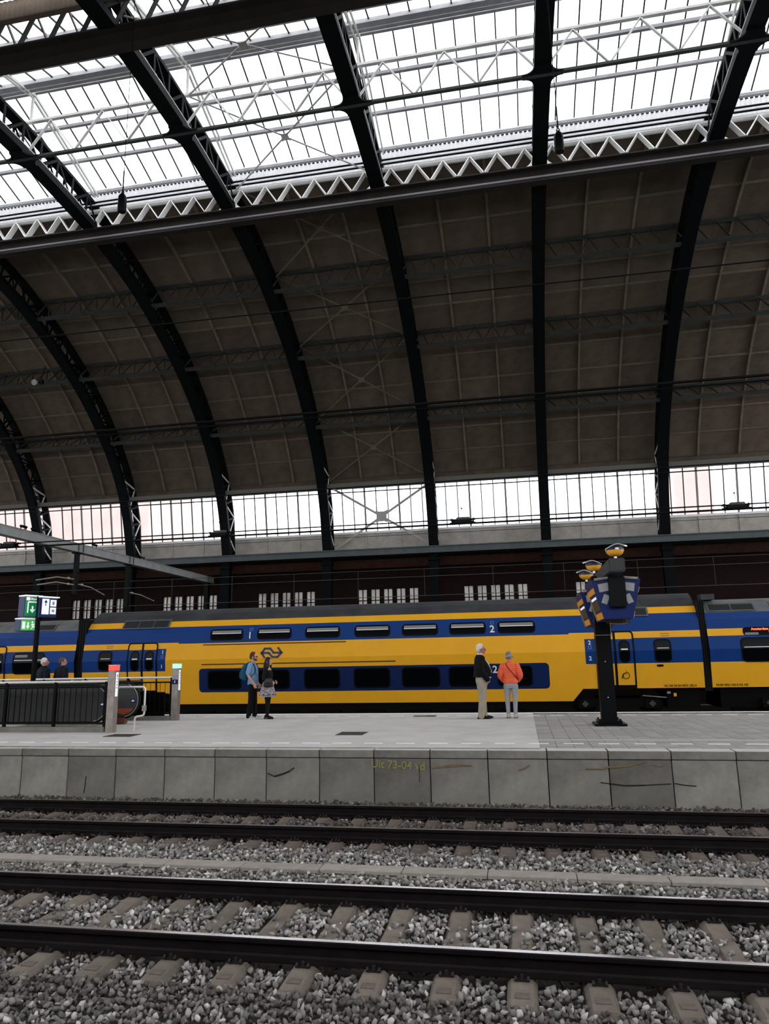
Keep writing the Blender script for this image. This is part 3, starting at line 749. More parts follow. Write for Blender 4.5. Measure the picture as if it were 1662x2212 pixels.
def fill(me, V, F, tn, dr):
    me.vertices.add(len(V)); me.vertices.foreach_set('co', V.ravel())
    me.loops.add(F.size); me.loops.foreach_set('vertex_index', F.ravel().astype(np.int32))
    me.polygons.add(len(F)); me.polygons.foreach_set('loop_start', np.arange(0, F.size, 3, dtype=np.int32)); me.polygons.foreach_set('loop_total', np.full(len(F), 3, np.int32))
    for nm, val in (('tone', tn), ('dirt', dr)):
        a = me.attributes.new(nm, 'FLOAT', 'POINT'); a.data.foreach_set('value', val.astype(np.float32))
    me.materials.append(STONE); me.update(); me.validate()
si = rng.integers(0, len(SHAPES), N); RM_ = rotm(N); tilt = rng.uniform(0, 1, N)
def stones(idx):
    VV, FF, TT, DD, off = [], [], [], [], 0
    for k, (sv, sf) in enumerate(SHAPES):
        ii = idx[si[idx] == k]; nv = len(sv)
        V = np.einsum('nij,kj->nki', RM_[ii], sv)*size[ii][:, None, None]
        V = V+np.stack([pts[ii, 0], pts[ii, 1], zz[ii]], 1)[:, None, :]
        FF.append((sf[None]+np.arange(len(ii))[:, None, None]*nv).reshape(-1, 3)+off); off += len(ii)*nv
        VV.append(V.reshape(-1, 3)); TT.append(np.repeat(tone[ii], nv)); DD.append(np.repeat(dirt[ii], nv))
    return np.concatenate(VV), np.concatenate(FF), np.concatenate(TT), np.concatenate(DD)
bed = structure('ground_ballast', 'bed of broken grey ballast stones around the rails')
me = bpy.data.meshes.new('ballast'); fill(me, *stones(rest)); put('ballast', me, bed, kind='stuff')
VAR = []
for sv, sf in SHAPES:
    me = bpy.data.meshes.new('stone'); fill(me, sv*.03, sf, np.full(len(sv), np.clip(rng.normal(.5, .28), .05, .98)), np.full(len(sv), rng.uniform(0, .3))); VAR.append(me)
for j in near:
    o = put('stone', VAR[si[j]], bed, (pts[j, 0], pts[j, 1], zz[j]), (R.uniform(0, 6), R.uniform(0, 6), R.uniform(0, 6))); o.scale = (size[j]/.03,)*3

# (portals follow)
# portals through which the overcast sky lights the hall
for sx in (1, -1):
    yy = YC+sx*2.0; portal('skylight_portal', ((X0+X1)/2, yy, 22.2), (sx*math.atan(-.30), 0, 0), X1-X0, 4.2)
portal('side_window_portal', ((X0+X1)/2, 39.2, 10.8), (-PI/2, 0, 0), X1-X0, 3)

# ================================================================== THE TRAIN
TY = 29.4
PROF = [(.55, .24), (2.46, 0), (3.62, .17), (3.92, .36), (4.2, .58), (4.5, .92), (4.68, 1.25), (4.73, 1.45)]
PROF2 = [(.55, .24), (2.46, 0), (3.60, .17), (3.86, .34), (4.16, .62), (4.36, 1.0), (4.43, 1.45)]
def prof(z, P=PROF): return float(np.interp(z, [p[0] for p in P], [p[1] for p in P]))
def patch(x0, x1, z0, z1, r=.0, off=.006, P=PROF, n=5):
    """a painted or glazed field that follows the body side, rounded corners, real thickness"""
    g = G(); zsx = sorted(set([z0, z1]+[p[0] for p in P if z0 < p[0] < z1]+([z0+r*(1-math.cos(k*PI/2/n)) for k in range(n+1)]+[z1-r*(1-math.cos(k*PI/2/n)) for k in range(n+1)] if r else [])))
    rs = []
    for z in zsx:
        i = 0
        if r:
            e = min(z-z0, z1-z)
            if e < r: i = r-math.sqrt(max(0, r*r-(r-e)**2))
        y = TY+prof(z, P)-off
        rs.append([(x0+i, y, z), (x1-i, y, z), (x1-i, y+off+.004, z), (x0+i, y+off+.004, z)])
    return g.rings(rs)
def frame_patch(x0, x1, z0, z1, r, w, off, P=PROF, n=5):
    """a thin frame line round a field (door rubbers, window seals)"""
    g = G(); A0 = rrect(x0, x1, z0, z1, r, n); B0 = rrect(x0+w, x1-w, z0+w, z1-w, max(r-w, .01), n); A, B = [], []
    for i in range(len(A0)):
        (a1, a2), (b1, b2), (c1, c2), (d1, d2) = A0[i], A0[(i+1) % len(A0)], B0[i], B0[(i+1) % len(A0)]; q = max(1, int(abs(b2-a2)/.06))
        A += [(a1+(b1-a1)*t/q, a2+(b2-a2)*t/q) for t in range(q)]; B += [(c1+(d1-c1)*t/q, c2+(d2-c2)*t/q) for t in range(q)]
    k = len(A)
    fy = lambda x, z: TY+prof(z, P)-off
    V = [(x, fy(x, z), z) for x, z in A]+[(x, fy(x, z), z) for x, z in B]+[(x, fy(x, z)+off+.004, z) for x, z in A]+[(x, fy(x, z)+off+.004, z) for x, z in B]
    F = []
    for i in range(k):
        j = (i+1) % k
        F += [(i, j, k+j, k+i), (i, 2*k+i, 2*k+j, j), (k+i, k+j, 3*k+j, 3*k+i)]
    return g.add(V, F)
def body(x0, x1, bands, P, zbot, xcut=None):
    """coach shell: colour bands between heights; both sides and roof"""
    zl = sorted(set([zbot]+[p[0] for p in P if p[0] > zbot]+[b_[0] for b_ in bands if b_[0] > zbot])); g = G()
    sec = lambda z: prof(z, P)
    loops = [(z, sec(z)) for z in zl]
    W2 = 1.45
    def mi_of(z):
        m_ = 0
        for zz, mi in bands:
            if z >= zz-1e-6: m_ = mi
        return m_
    for (za, oa), (zb, ob) in zip(loops[:-1], loops[1:]):
        mi = mi_of(za)
        for sg in (0, 1):
            ya, yb = (TY+oa, TY+ob) if not sg else (TY+2*W2-oa, TY+2*W2-ob)
            g.add([(x0, ya, za), (x1, ya, za), (x1, yb, zb), (x0, yb, zb)], [(0, 1, 2, 3)], mi)
    z, o = loops[-1]; g.add([(x0, TY+o, z), (x1, TY+o, z), (x1, TY+2*W2-o, z), (x0, TY+2*W2-o, z)], [(0, 1, 2, 3)], mi_of(z))
    g.add([(x0, TY+loops[0][1], zbot), (x1, TY+loops[0][1], zbot), (x1, TY+2*W2-loops[0][1], zbot), (x0, TY+2*W2-loops[0][1], zbot)], [(0, 1, 2, 3)], 0)
    for x in (x0, x1):
        l = [(x, TY+o_, z_) for z_, o_ in loops]; rr_ = [(x, TY+2*W2-o_, z_) for z_, o_ in loops[::-1]]
        g.add(l+rr_, [tuple(range(len(l)*2))], 3)
    return g
def add_text(name, parent, txt, size, x, z, mt, P=PROF, off=.008, sx=1., lab=None):
    g = text_geo(txt, size, .004)
    if sx != 1.: g.v = [(a*sx, b_, c) for a, b_, c in g.v]
    sl = (prof(z+.1, P)-prof(z-.1, P))/.2
    o = g.build(name, mt, parent, (x, TY+prof(z, P)-off-abs(sl)*size*.5, z), (-math.atan(sl), 0, 0))
    if lab: o['label'] = lab
    return o
def window(parent, x0, x1, z0, z1, r, blind, P=PROF, off=.014):
    w = patch(x0, x1, z0, z1, r, off, P).build('window', TWIN, parent)
    frame_patch(x0-.035, x1+.035, z0-.035, z1+.035, r+.03, .05, off+.006, P).build('window_seal', TFRAME, w)
    if blind == 1:
        patch(x0+.05, x1-.05, z1-.15, z1-.035, .03, off+.002, P).build('blind', TBLIND, w)
        patch(x0+.05, x1-.05, z1-.175, z1-.145, 0, off+.003, P).build('blind_edge_or_reflection', TBRIGHT, w)
    if blind == 2: patch(x0+.08, x1-.06, z0+(z1-z0)*.60, z0+(z1-z0)*.63, 0, off+.002, P).build('blind_edge_or_reflection', TBRIGHT, w)  # bright stripe painted on the glass as the reflected window row
    if blind == 3:
        patch(x0+.05, x1-.05, z1-.32, z1-.29, 0, off+.002, P).build('blind_edge_or_reflection', TBRIGHT, w)  # this stripe too is a reflection put in as colour
        patch(x0+.06, x0+.7, z1-.18, z1-.06, .02, off+.002, P).build('blind', TBLIND, w)
    return w
def wheelchair(parent, x, z, s, mt, P=PROF):
    g = G(); y = 0
    ring = [(-.02+.14*math.cos(a), -.12+.14*math.sin(a)) for a in [math.radians(-200+k*24) for k in range(13)]]
    def ln(ps, w): 
        for a, b_ in zip(ps[:-1], ps[1:]): g.bar((a[0]*s, y, a[1]*s), (b_[0]*s, y, b_[1]*s), .004, w*s, up=(0, 0, 1))
    ln(ring, .03); ln([(0, .14), (0, -.02), (-.12, -.04), (-.2, -.24)], .045); ln([(0, .08), (-.1, .05)], .03)
    g.prism([(.035*s*math.cos(k*PI/5), (.2+.035*math.sin(k*PI/5))*s) for k in range(10)], lambda u, v: (u, -.002, v), lambda u, v: (u, .002, v))
    o = g.build('wheelchair_symbol', mt, parent, (x, TY+prof(z, P)-.012, z)); return o
def bogie(parent, xc):
    g = G(); g.box((0, TY+.22, .46), (3.1, .12, .26)); g.box((0, TY+1.45, .5), (2.6, 2.2, .3))
    for s in (-1, 1):
        g.box((s*1.25, TY+.16, .46), (.5, .16, .34))
    b_ = g.build('bogie', UNDER, parent, (xc, 0, 0))
    wm = G(); wm.tube([(0, TY+.42, .46), (0, TY+.56, .46)], .46, 24); me = wm.mesh('wheel', UNDER)
    cm = G(); cm.tube([(0, TY+.07, .46), (0, TY+.10, .46)], .13, 4); cap = cm.mesh('axle_cap', mat('axle_cap_grey', (.05, .045, .04), .6))
    for s in (-1, 1):
        put('wheel', me, b_, (s*1.25, 0, 0)); put('axle_cap', cap, b_, (s*1.25, 0, 0))
def under(parent, xa, xb):
    g = G(); g.box(((xa+xb)/2, TY+1.45, .62), (xb-xa, 2.3, .7))
    for k in range(int((xb-xa)/1.9)):
        g.box((xa+1+1.9*k, TY+.50, .36), (1.2, .3, .36))
    return g.build('underframe', UNDER, parent)
def grille(parent, x0, x1, z0, z1, P, n):
    gr_ = patch(x0, x1, z0, z1, .02, .05, P).build('roof_grille', mat('grille_frame_grey', (.10, .105, .105), .6), parent)
    w = (x1-x0-.1)/n
    for k in range(n): patch(x0+.05+w*k+.02, x0+.05+w*(k+1)-.02, z0+.05, z1-.06, .0, .056, P).build('grille_panel', GRILLE, gr_)
def door(parent, x0, x1, P=PROF, blind=True, chair=False):
    z0, z1 = 1.06, 3.20; w2 = (x0+x1)/2
    for a, b_ in ((x0, w2), (w2, x1)):
        d = patch(a+.03, b_-.03, z0+.03, 1.98, .0, .010, P).build('door', YEL, parent)
        patch(a+.03, b_-.03, 1.98, 2.92, .0, .010, P).build('door_middle', BLU, d)
        patch(a+.03, b_-.03, 2.92, z1-.02, .0, .010, P).build('door_top', YEL, d)
        wx = (a+b_)/2; window_ = patch(wx-.17, wx+.17, 2.04, 2.84, .15, .016, P).build('door_window', TWIN, d)
        frame_patch(wx-.21, wx+.21, 2.0, 2.88, .19, .05, .018, P).build('door_window_seal', TFRAME, d)
        if blind: patch(wx-.13, wx+.13, 2.50, 2.55, .0, .019, P).build('blind_edge_or_reflection', TBRIGHT, d)  # white stripe painted as a reflection in the door glass
    frame_patch(x0-.03, x1+.03, z0-.02, z1+.04, .16, .06, .02, P).build('door_seal', BLACK, parent)
    patch(w2-.045, w2+.045, z0, z1, 0, .021, P).build('door_seal', BLACK, parent)
    patch(x0-.03, x1+.03, z0-.06, z0+.10, 0, .022, P).build('door_step', UNDER, parent)
    if chair: wheelchair(parent, (w2+x1)/2+.02, 1.63, .9, LETD, P)

# --- the middle coach, double deck
mid = thing('train_coach', 'long double-deck yellow and blue coach with two rows of windows, behind the four people', 'train', (0, 0, 0), group='coupled yellow and blue coaches')
XL, XR, CHL, CHR = -19.45, 6.85, -14.85, 1.92
bands = [(.5, 0), (4.17, 2)]
g = G(); b1 = body(CHL, CHR, [(.5, 0), (3.15, 1), (3.9, 0), (4.16, 2)], PROF, .56); b1.build('body_middle', [YEL, BLU, TROOF, BLACK], mid)
bE = [(.5, 0), (1.98, 1), (2.95, 0), (3.2, 1), (3.9, 0), (4.16, 2)]
body(XL, CHL, bE, PROF, 1.03).build('body_end', [YEL, BLU, TROOF, BLACK], mid)
body(CHR, XR, bE, PROF, 1.03).build('body_end', [YEL, BLU, TROOF, BLACK], mid)
# the bodywork around the doors: yellow fields over the end panels next to the low saloon, and slanted skirts
for xa, xb in ((-15.4, CHL), (CHR, 2.5)): patch(xa, xb, 1.035, 3.2, 0, .004).build('side_panel', YEL, mid)
for sx, xe in ((-1, CHL), (1, CHR)):
    P = [(0, 0), (0, .48), (sx*.42, .48), (sx*.0, .02)]
    g = G(); g.prism([(xe, .56), (xe+sx*.42, 1.035), (xe, 1.035)], lambda u, v: (u, TY+prof(v)-.001, v), lambda u, v: (u, TY+.6, v)); g.build('skirt_corner', YEL, mid)
patch(-15.75, -15.40, 1.98, 2.95, .12, .008).build('band_end', BLU, mid)
patch(2.5, 2.86, 1.98, 2.95, .12, .008).build('band_end', BLU, mid)
patch(-13.82, 1.07, 1.055, 2.06, .16, .007).build('window_band', BLU_D, mid)
UW = [(-13.38, -11.85), (-11.22, -9.65), (-9.05, -7.5), (-6.88, -5.33), (-4.84, -3.32), (-2.86, -1.35), (-.88, .63)]
LW = [(-13.43, -11.87), (-11.26, -9.69), (-9.08, -7.5), (-6.92, -5.36), (-4.88, -3.28), (-2.95, -1.44), (-.98, .42)]
for a, b_ in UW: window(mid, a+.04, b_-.04, 3.29, 3.71, .12, 1)
for a, b_ in LW: window(mid, a+.04, b_-.04, 1.19, 1.94, .14, 0)
for a, b_, z in ((-13.68, -7.23, 3.075), (-13.70, -5.11, 2.235)): patch(a, b_, z-.022, z+.022, 0, .006).build('pin_stripe', LETD, mid)
window(mid, -18.61, -18.02, 2.08, 2.87, .13, 2); window(mid, 5.13, 5.70, 2.05, 2.85, .13, 2)
door(mid, -17.22, -15.83); door(mid, 2.93, 4.34, chair=True)
grille(mid, -17.75, -15.45, 3.86, 4.28, PROF, 3); grille(mid, 2.9, 5.05, 3.80, 4.18, PROF, 2)
for x, z in ((-18.15, 3.08), (5.55, 3.05)):
    for q in (-.045, .045): patch(x-.16, x+.16, z+q-.012, z+q+.012, 0, .006).build('pin_stripe', RUST, mid)
add_text('class_number', mid, '1', .40, -11.53, 3.43, LETW); add_text('class_number', mid, '2', .40, -1.10, 3.43, LETW); add_text('class_number', mid, '2', .40, -1.06, 1.82, LETW)
add_text('class_number', mid, '1', .22, -15.55, 2.80, LETW); add_text('class_number', mid, '1', .22, -15.57, 2.18, LETW)
add_text('class_number', mid, '2', .22, 2.69, 2.80, LETW); add_text('class_number', mid, '2', .22, 2.68, 2.19, LETW)
add_text('fleet_number', mid, 'NL NS 94 84 4923 185-9', .115, 5.96, 1.11, LETD, sx=1.0)
for x, z in ((-15.56, 2.60), (2.69, 2.62), (-11.5, 3.70), (-1.10, 3.70)):
    q = .06; g = frame_patch(x-q, x+q, z-q, z+q, .01, .012, .012); g.build('quiet_sign', mat('faint_lettering', (.25, .28, .36), .6), mid)
# the emblem: two interlocked arrows
def emblem(parent, x, z, w):
    g = G(); k = w/1.0; sl = (prof(z+.1)-prof(z-.1))/.2
    T = .085
    def ln(ps):
        for a, b_ in zip(ps[:-1], ps[1:]):
            a, b_ = Vector((a[0], 0, a[1])), Vector((b_[0], 0, b_[1])); d = (b_-a).normalized()*T*.35
            g.bar((a-d)*k, (b_+d)*k, .004, T*k, up=(0, 0, 1))
    A = [(-.42, 0), (-.30, .17), (-.06, .17), (.09, 0), (.40, 0)]
    B = [(.42, 0), (.27, -.17), (.04, -.17), (-.12, 0), (-.40, 0)]
    ln(A); ln(B); ln([(-.42, 0), (-.29, -.19)]); ln([(.42, 0), (.27, .19)])
    for s in (-1, 1): g.prism([(s*.5*k, 0), (s*.33*k, .10*k), (s*.33*k, -.10*k)][::s], lambda u, v: (u, -.002, v), lambda u, v: (u, .002, v))
    o = g.build('emblem', LOGO, parent, (x, TY+prof(z)-.014, z), (-math.atan(sl), 0, 0)); o['label'] = 'dark blue emblem of two interlocking arrows'
emblem(mid, -10.5, 2.68, 1.06)
for x in (-16.85, 3.62): bogie(mid, x)
under(mid, CHL, CHR); under(mid, XL+.2, XL+1.0); under(mid, XR-1.4, XR-.2)
g = G(); g.tube([(4.55, TY+.2, .75), (5.4, TY+.1, .68)], .02, 6); g.build('brake_pipe', CHROME_D, mid)
g = G(); g.box((5.72, TY+.1, .78), (.10, .06, .12)); g.build('marker_box', ORANGE_S, mid); g = G(); g.box((5.5, TY+.1, .86), (.12, .05, .08)); g.build('marker_plate', TBLIND, mid)
patch(4.95+.2, 5.2+.2, 1.84, 1.92, .04, .02).build('round_socket', UNDER, mid)
def gangway(parent, x0, x1, zt):
    g = G(); n = 7
    for k in range(n):
        x = x0+(x1-x0)*(k+.5)/n; q = (x1-x0)/n*.9
        g.box((x, TY+1.45, (zt+.9)/2), (q, 2.55 - (.06 if k % 2 else 0), zt-.9))
    g.build('gangway_bellows', BLACKR, parent)
gangway(mid, XR, 7.12, 4.35)
gangway(mid, -19.85, XL, 4.35)

# --- the coach coming in on the left and the one leaving on the right
bO = [(.5, 0), (1.98, 1), (2.96, 0), (3.23, 1), (3.86, 2)]
lc = thing('train_coach', 'grey-roofed yellow and blue coach at the left edge, behind the green exit sign', 'train', (0, 0, 0), group='coupled yellow and blue coaches')
XLL = -19.85-13
body(XLL, -19.85, bO, PROF2, 1.03).build('body', [YEL, BLU, TROOF2, BLACK], lc)
window(lc, -22.95, -21.4, 1.98, 2.88, .16, 3, PROF2)
door(lc, -24.6, -23.4, PROF2, True)
grille(lc, -27.5, -24.3, 3.90, 4.24, PROF2, 3); grille(lc, -23.2, -21.2, 3.90, 4.24, PROF2, 2)
window(lc, -28, -25.6, 1.98, 2.88, .16, 3, PROF2); bogie(lc, -22.5); under(lc, XLL, -25)
rc = thing('train_coach', 'grey-roofed yellow and blue coach at the right edge with red lit destination letters', 'train', (0, 0, 0), group='coupled yellow and blue coaches')
body(7.12, 24, bO, PROF2, 1.03).build('body', [YEL, BLU, TROOF2, BLACK], rc)
window(rc, 8.28, 10.6, 1.99, 2.84, .16, 2, PROF2)
dp = patch(8.40, 10.5, 2.955, 3.26, .10, .016, PROF2).build('destination_display', TWIN, rc)
patch(8.46, 8.95, 2.97, 3.06, .04, .019, PROF2).build('display_painted_reflection', TBLIND, dp)  # pale patch painted on the display as a reflection
for txt, x, z, h in (('Amsterdam Centraal', 9.25, 3.185, .13), ('12', 9.35, 3.08, .10)):
    g = text_geo(txt, h, .003); g.build('led_text', LED_E, dp, (x, TY+prof(z, PROF2)-.03, z), (-math.atan(.086), 0, 0))
grille(rc, 7.28, 9.05, 3.90, 4.26, PROF2, 2); grille(rc, 9.6, 12.5, 3.90, 4.26, PROF2, 3)
add_text('fleet_number', rc, '94 84 4921136-2 NL NS', .115, 7.82, 1.12, LETD, PROF2)
under(rc, 7.4, 20); bogie(rc, 10.3)
g = G(); g.box((7.4, TY+.9, 4.5), (.5, .6, .22)); g.build('roof_box', TROOF, rc)
door(rc, 13.2, 14.6, PROF2)

# ================================================================== PLATFORM FURNITURE
def rbox(w, d, h, bev, seg=2):
    bm = bmesh.new(); bmesh.ops.create_cube(bm, size=1, matrix=Matrix.Diagonal((w, d, h, 1)))
    bmesh.ops.bevel(bm, geom=bm.edges[:], offset=bev, segments=seg, affect='EDGES')
    me = bpy.data.meshes.new('box'); bm.to_mesh(me); bm.free(); return me
def rb(name, w, d, h, bev, m_, parent, loc, rot=(0, 0, 0), seg=2):
    me = rbox(w, d, h, bev, seg); me.name = name; me.materials.append(m_); return put(name, me, parent, loc, rot)
# --- train indicator on its black column
t = thing('train_indicator', 'black platform column carrying blue tapered train displays and a cross beam', 'indicator', (1.9, 17.45, PZ))
rb('base_plate', .70, .70, .05, .008, BLACK, t, (0, 0, .025)); rb('base_plate', .52, .52, .06, .008, BLACK, t, (0, 0, .085))
g = G()
for a in (-.22, .22):
    for b_ in (-.22, .22): g.tube([(a, b_, .10), (a, b_, .15)], .02, 6)
g.build('anchor_bolts', BLACK, t, kind='stuff')
rb('column', .335, .335, 3.3, .015, BLACK, t, (0, 0, 1.75))
rb('column_collar', .36, .36, .012, .002, CHROME_D, t, (0, 0, 2.02)); rb('column_panel', .02, .10, .55, .004, CHROME_D, t, (.18, -.08, 2.28))
for z in (.62, 1.42): 
    g = G(); g.ball((0, -.17, z), .012, 8); g.build('screw_head', LETW, t)
rb('cross_beam', .32, 5.6, .28, .02, mat('indicator_grey', (.035, .037, .037), .5), t, (.12, .25, 3.36))
ST = mat('display_dark', (.012, .012, .014), .4)
def unit(y0, y1):
    g = G(); top, bot, z0, z1 = .50, .29, 2.30, 3.12
    g.prism([(-bot, z0), (bot, z0), (top, z1), (-top, z1)], lambda u, v: (u, y0, v), lambda u, v: (u, y1, v))
    u = g.build('display_case', BLUE_S, t, (.14, 0, 0))
    sl = math.atan2(top-bot, z1-z0); L_ = math.hypot(top-bot, z1-z0); w = y1-y0
    for sd in (-1, 1):
        cx_, cz_ = sd*(top+bot)/2, (z0+z1)/2
        def fld(nm, a0, a1, b0, b1, mt, th=.012):            # a along the beam, b up the slope
            gg = G(); gg.box((0, 0, 0), (th, (a1-a0)*w, (b1-b0)*L_))
            o = gg.build(nm, mt, u, (cx_+sd*(math.cos(sl)*.008+math.sin(sl)*((b0+b1)/2-.5)*L_), y0+(a0+a1)/2*w, cz_+((b0+b1)/2-.5)*L_*math.cos(sl)-.006*math.sin(sl)), (0, sd*sl, 0))
        fld('display_header', .02, .80, .66, .80, ORANGE_S); fld('display_panel', .02, .80, .24, .50, ST); fld('display_row', .1, .75, .52, .58, WHITE_S)
        fld('display_footer', .02, .80, .02, .18, ORANGE_S); fld('display_side', .82, .98, .02, .80, mat('display_grey', (.16, .17, .17), .5)); fld('display_tab', .82, .98, .62, .80, ORANGE_S, .014)
    g = G()
    for sd in (-1, 1):
        g.bar((sd*.12, y0-.012, 2.98), (sd*.36, y0-.012, 2.94), .01, .17, up=(0, 0, 1)); g.bar((sd*.20, y0-.014, 2.80), (sd*.27, y0-.014, 2.62), .01, .12, up=(1, 0, 0))
    g.build('grey_bracket', mat('bracket_grey', (.30, .30, .29), .5), u)
    g = G()
    for sd in (-1, 1): g.tube([(sd*.15, y0-.03, 3.15), (sd*.44, y0-.03, 3.12)], .03, 8)
    g.build('hanger_tube', CHROME_D, u)
    rb('hanger_box', .33, .16, .62, .01, BLACK, u, (0, y0-.09, 2.85))
    g = G(); g.tube([(0, y0+.2, 2.22), (0, y0+.2, 2.30)], .24, 20); g.build('round_underside', BLACK, u)  # dark disc under the display case, crossed by orange strips
    g = G(); g.box((0, y0+.12, 2.215), (.36, .09, .02)); g.box((.0, y0+.30, 2.215), (.30, .09, .02)); g.build('amber_band', ORANGE_S, u)
unit(-2.0, -.62); unit(.85, 2.5)
def lamp(loc, rz, lab):
    l = thing('platform_lamp', lab, 'lamp', loc, rz, 'amber lamps on the indicator beam')
    g = G(); g.tube([(0, 0, 0), (0, 0, .07)], .03, 10); g.build('foot', CHROME, l)
    g = G(); rs = []
    for z, r in ((.05, .06), (.07, .11), (.11, .155), (.16, .175), (.17, .175)): rs.append([(r*1.05*math.cos(a), r*math.sin(a), z) for a in [k*PI/10 for k in range(20)]])
    g.rings(rs); g.build('amber_shell', LAMPY, l, smooth=True)
    g = G(); rs = []
    for z, r in ((.17, .178), (.20, .172), (.235, .15), (.26, .11), (.275, .05)): rs.append([(r*1.05*math.cos(a), r*math.sin(a), z) for a in [k*PI/10 for k in range(20)]])
    g.rings(rs); g.build('dark_cap', mat('lamp_dark', (.02, .025, .05), .3), l, smooth=True)
    g = G(); rs = []
    for k in range(11):                                  # curved chrome visor with a beak
        a = k/10; x = -.19+.44*a; z = .215+.10*math.sin(min(1, a*1.25)*PI*.62)-(.07*max(0, a-.55)**1*1.2); w = .17*math.sin(PI*min(1, .15+a*.85)) if a < 1 else .015
        w = max(w, .015); rs.append([(x, -w, z-.03), (x, -w*.5, z), (x, w*.5, z), (x, w, z-.03), (x, w*.5, z-.015), (x, -w*.5, z-.015)])
    g.rings(rs); g.build('chrome_visor', CHROME, l, smooth=True)
    g = G(); g.ball((.02, -.165, .185), (.045, .02, .035), 10); g.build('hinge_knob', CHROME, l, smooth=True)
lamp((2.02, 15.05, PZ+3.50), 0, 'nearest amber and chrome lamp, standing on the front end of the indicator beam')
lamp((1.84, 17.6, PZ+3.50), PI, 'middle amber and chrome lamp on the indicator beam')
lamp((1.84, 19.6, PZ+3.50), PI*.95, 'farthest amber and chrome lamp at the back of the indicator beam')

# --- exit sign post by the escalator
t = thing('exit_sign_post', 'dark post with green exit signs and a blue direction sign', 'sign post', (-13.0, 17.5, PZ))
rb('post', .10, .10, 3.45, .01, BLACK, t, (0, 0, 1.725))
def sign(nm, x, z, w, h, d, rz, face, sidem, y=0):
    o = rb(nm, w, d, h, .01, sidem, t, (x, y, z), (0, 0, rz)); o['label'] = nm.replace('_', ' ')
    g = G(); g.box((0, -d/2-.004, 0), (w-.02, .01, h-.02)); g.build('sign_face', face, o)
    g = G(); g.box((0, -.05, h/2+.03), (w+.04, d+.06, .03)); g.build('sign_canopy', WHITE_S, o)
    return o
RZ = math.radians(66)
s1 = sign('green_exit_sign', -.30, 3.16, .44, .54, .32, RZ, GREEN_S, BLUE_S)
g = G(); yy = -.175
for a, b_ in (((-.13, -.17), (-.13, .13)), ((-.13, .13), (.13, .13)), ((.13, .13), (.13, -.17))): g.bar((a[0], yy, a[1]), (b_[0], yy, b_[1]), .008, .036, up=(0, 0, 1) if a[1] == b_[1] else (1, 0, 0))
g.bar((0, yy, .02), (0, yy, -.10), .008, .045, up=(1, 0, 0)); g.prism([(-.08, -.07), (0, -.17), (.08, -.07)], lambda u, v: (u, yy-.004, v), lambda u, v: (u, yy+.004, v))
g.build('down_arrow', WHITE_S, s1)
g = G(); g.box((-.14, yy, .215), (.09, .008, .09)); g.build('white_square', WHITE_S, s1)
text_geo('Uitgang', .085, .006).build('sign_text', WHITE_S, s1, (.03, yy, .215))
s2 = sign('blue_direction_sign', .27, 3.12, .48, .52, .10, RZ, BLUE_S, BLUE_S, y=.0)
g = G(); g.box((-.10, -.065, .03), (.20, .008, .42)); g.box((.12, -.065, .13), (.17, .008, .18)); g.box((.12, -.065, -.08), (.17, .008, .18)); g.build('white_field', WHITE_S, s2)
g = G(); g.bar((-.10, -.072, .05), (-.10, -.072, .20), .006, .02, up=(1, 0, 0)); g.prism([(-.15, .14), (-.10, .21), (-.05, .14)], lambda u, v: (u, -.075, v), lambda u, v: (u, -.069, v)); g.build('up_arrow', BLUE_S, s2)
g = G(); g.box((.12, -.072, .13), (.06, .006, .09)); g.box((.12, -.072, -.08), (.07, .006, .07)); g.build('pictogram', mat('pictogram_grey', (.3, .32, .4), .6), s2)
s3 = sign('light_green_escape_sign', -.36, 2.66, .46, .30, .30, RZ, GREEN_L, BLUE_S)
g = G(); g.box((-.15, -.166, 0), (.08, .008, .19)); g.bar((-.03, -.166, .08), (-.03, -.166, -.02), .008, .04, up=(1, 0, 0)); g.prism([(-.085, -.02), (-.03, -.10), (.025, -.02)], lambda u, v: (u, -.17, v), lambda u, v: (u, -.162, v))
g.bar((.08, -.166, .04), (.12, -.166, -.04), .008, .06, up=(1, 0, 0)); g.bar((.12, -.166, -.04), (.06, -.166, -.1), .008, .03, up=(1, 0, 0)); g.bar((.12, -.166, -.03), (.19, -.166, -.05), .008, .03, up=(0, 0, 1)); g.bar((.08, -.166, .03), (.16, -.166, .03), .008, .025, up=(0, 0, 1)); g.ball((.09, -.166, .085), (.028, .006, .028), 10)
g.build('running_figure', WHITE_S, s3)

# --- railings, escalator and signal posts on the left
def railing(name, lab, y, x0, x1, panel):
    t = thing(name, lab, 'railing', (x1, y, PZ)); L_ = x1-x0
    g = G(); g.box((-L_/2, 0, .06), (L_, .16, .12)); g.build('kerb', CONC_C, t)
    g = G(); g.tube([(-L_, 0, 1.17), (0, 0, 1.17)], .03, 10); g.build('handrail', CHROME, t, smooth=True)
    g = G(); g.box((-L_/2, 0, 1.04), (L_, .05, .04)); g.box((-L_/2, 0, .2), (L_, .05, .04)); g.build('cross_rail', BLACK, t)
    g = G(); g.box((0, 0, .62), (.012, .07, .84)); me = g.mesh('bar', BLACK)
    n = int(L_/.15)
    for k in range(n): put('bar', me, t, (-.08-.15*k, 0, 0), (0, 0, .5))
    g = G(); g.box((0, 0, .62), (.06, .06, 1.1)); me = g.mesh('stanchion', BLACK)
    for k in range(int(L_/1.35)): put('stanchion', me, t, (-.03-1.35*k, .0, 0))
    if panel:
        g = G(); g.box((-L_/2-.1, .06, .44), (L_-.3, .02, .66)); g.build('dark_panel', BLACK, t)
        g = G(); g.box((-L_/2-.45, .05, .95), (L_-1.0, .02, .32)); g.build('upper_panel', mat('railing_panel_grey', (.05, .052, .05), .6), t)
    return t
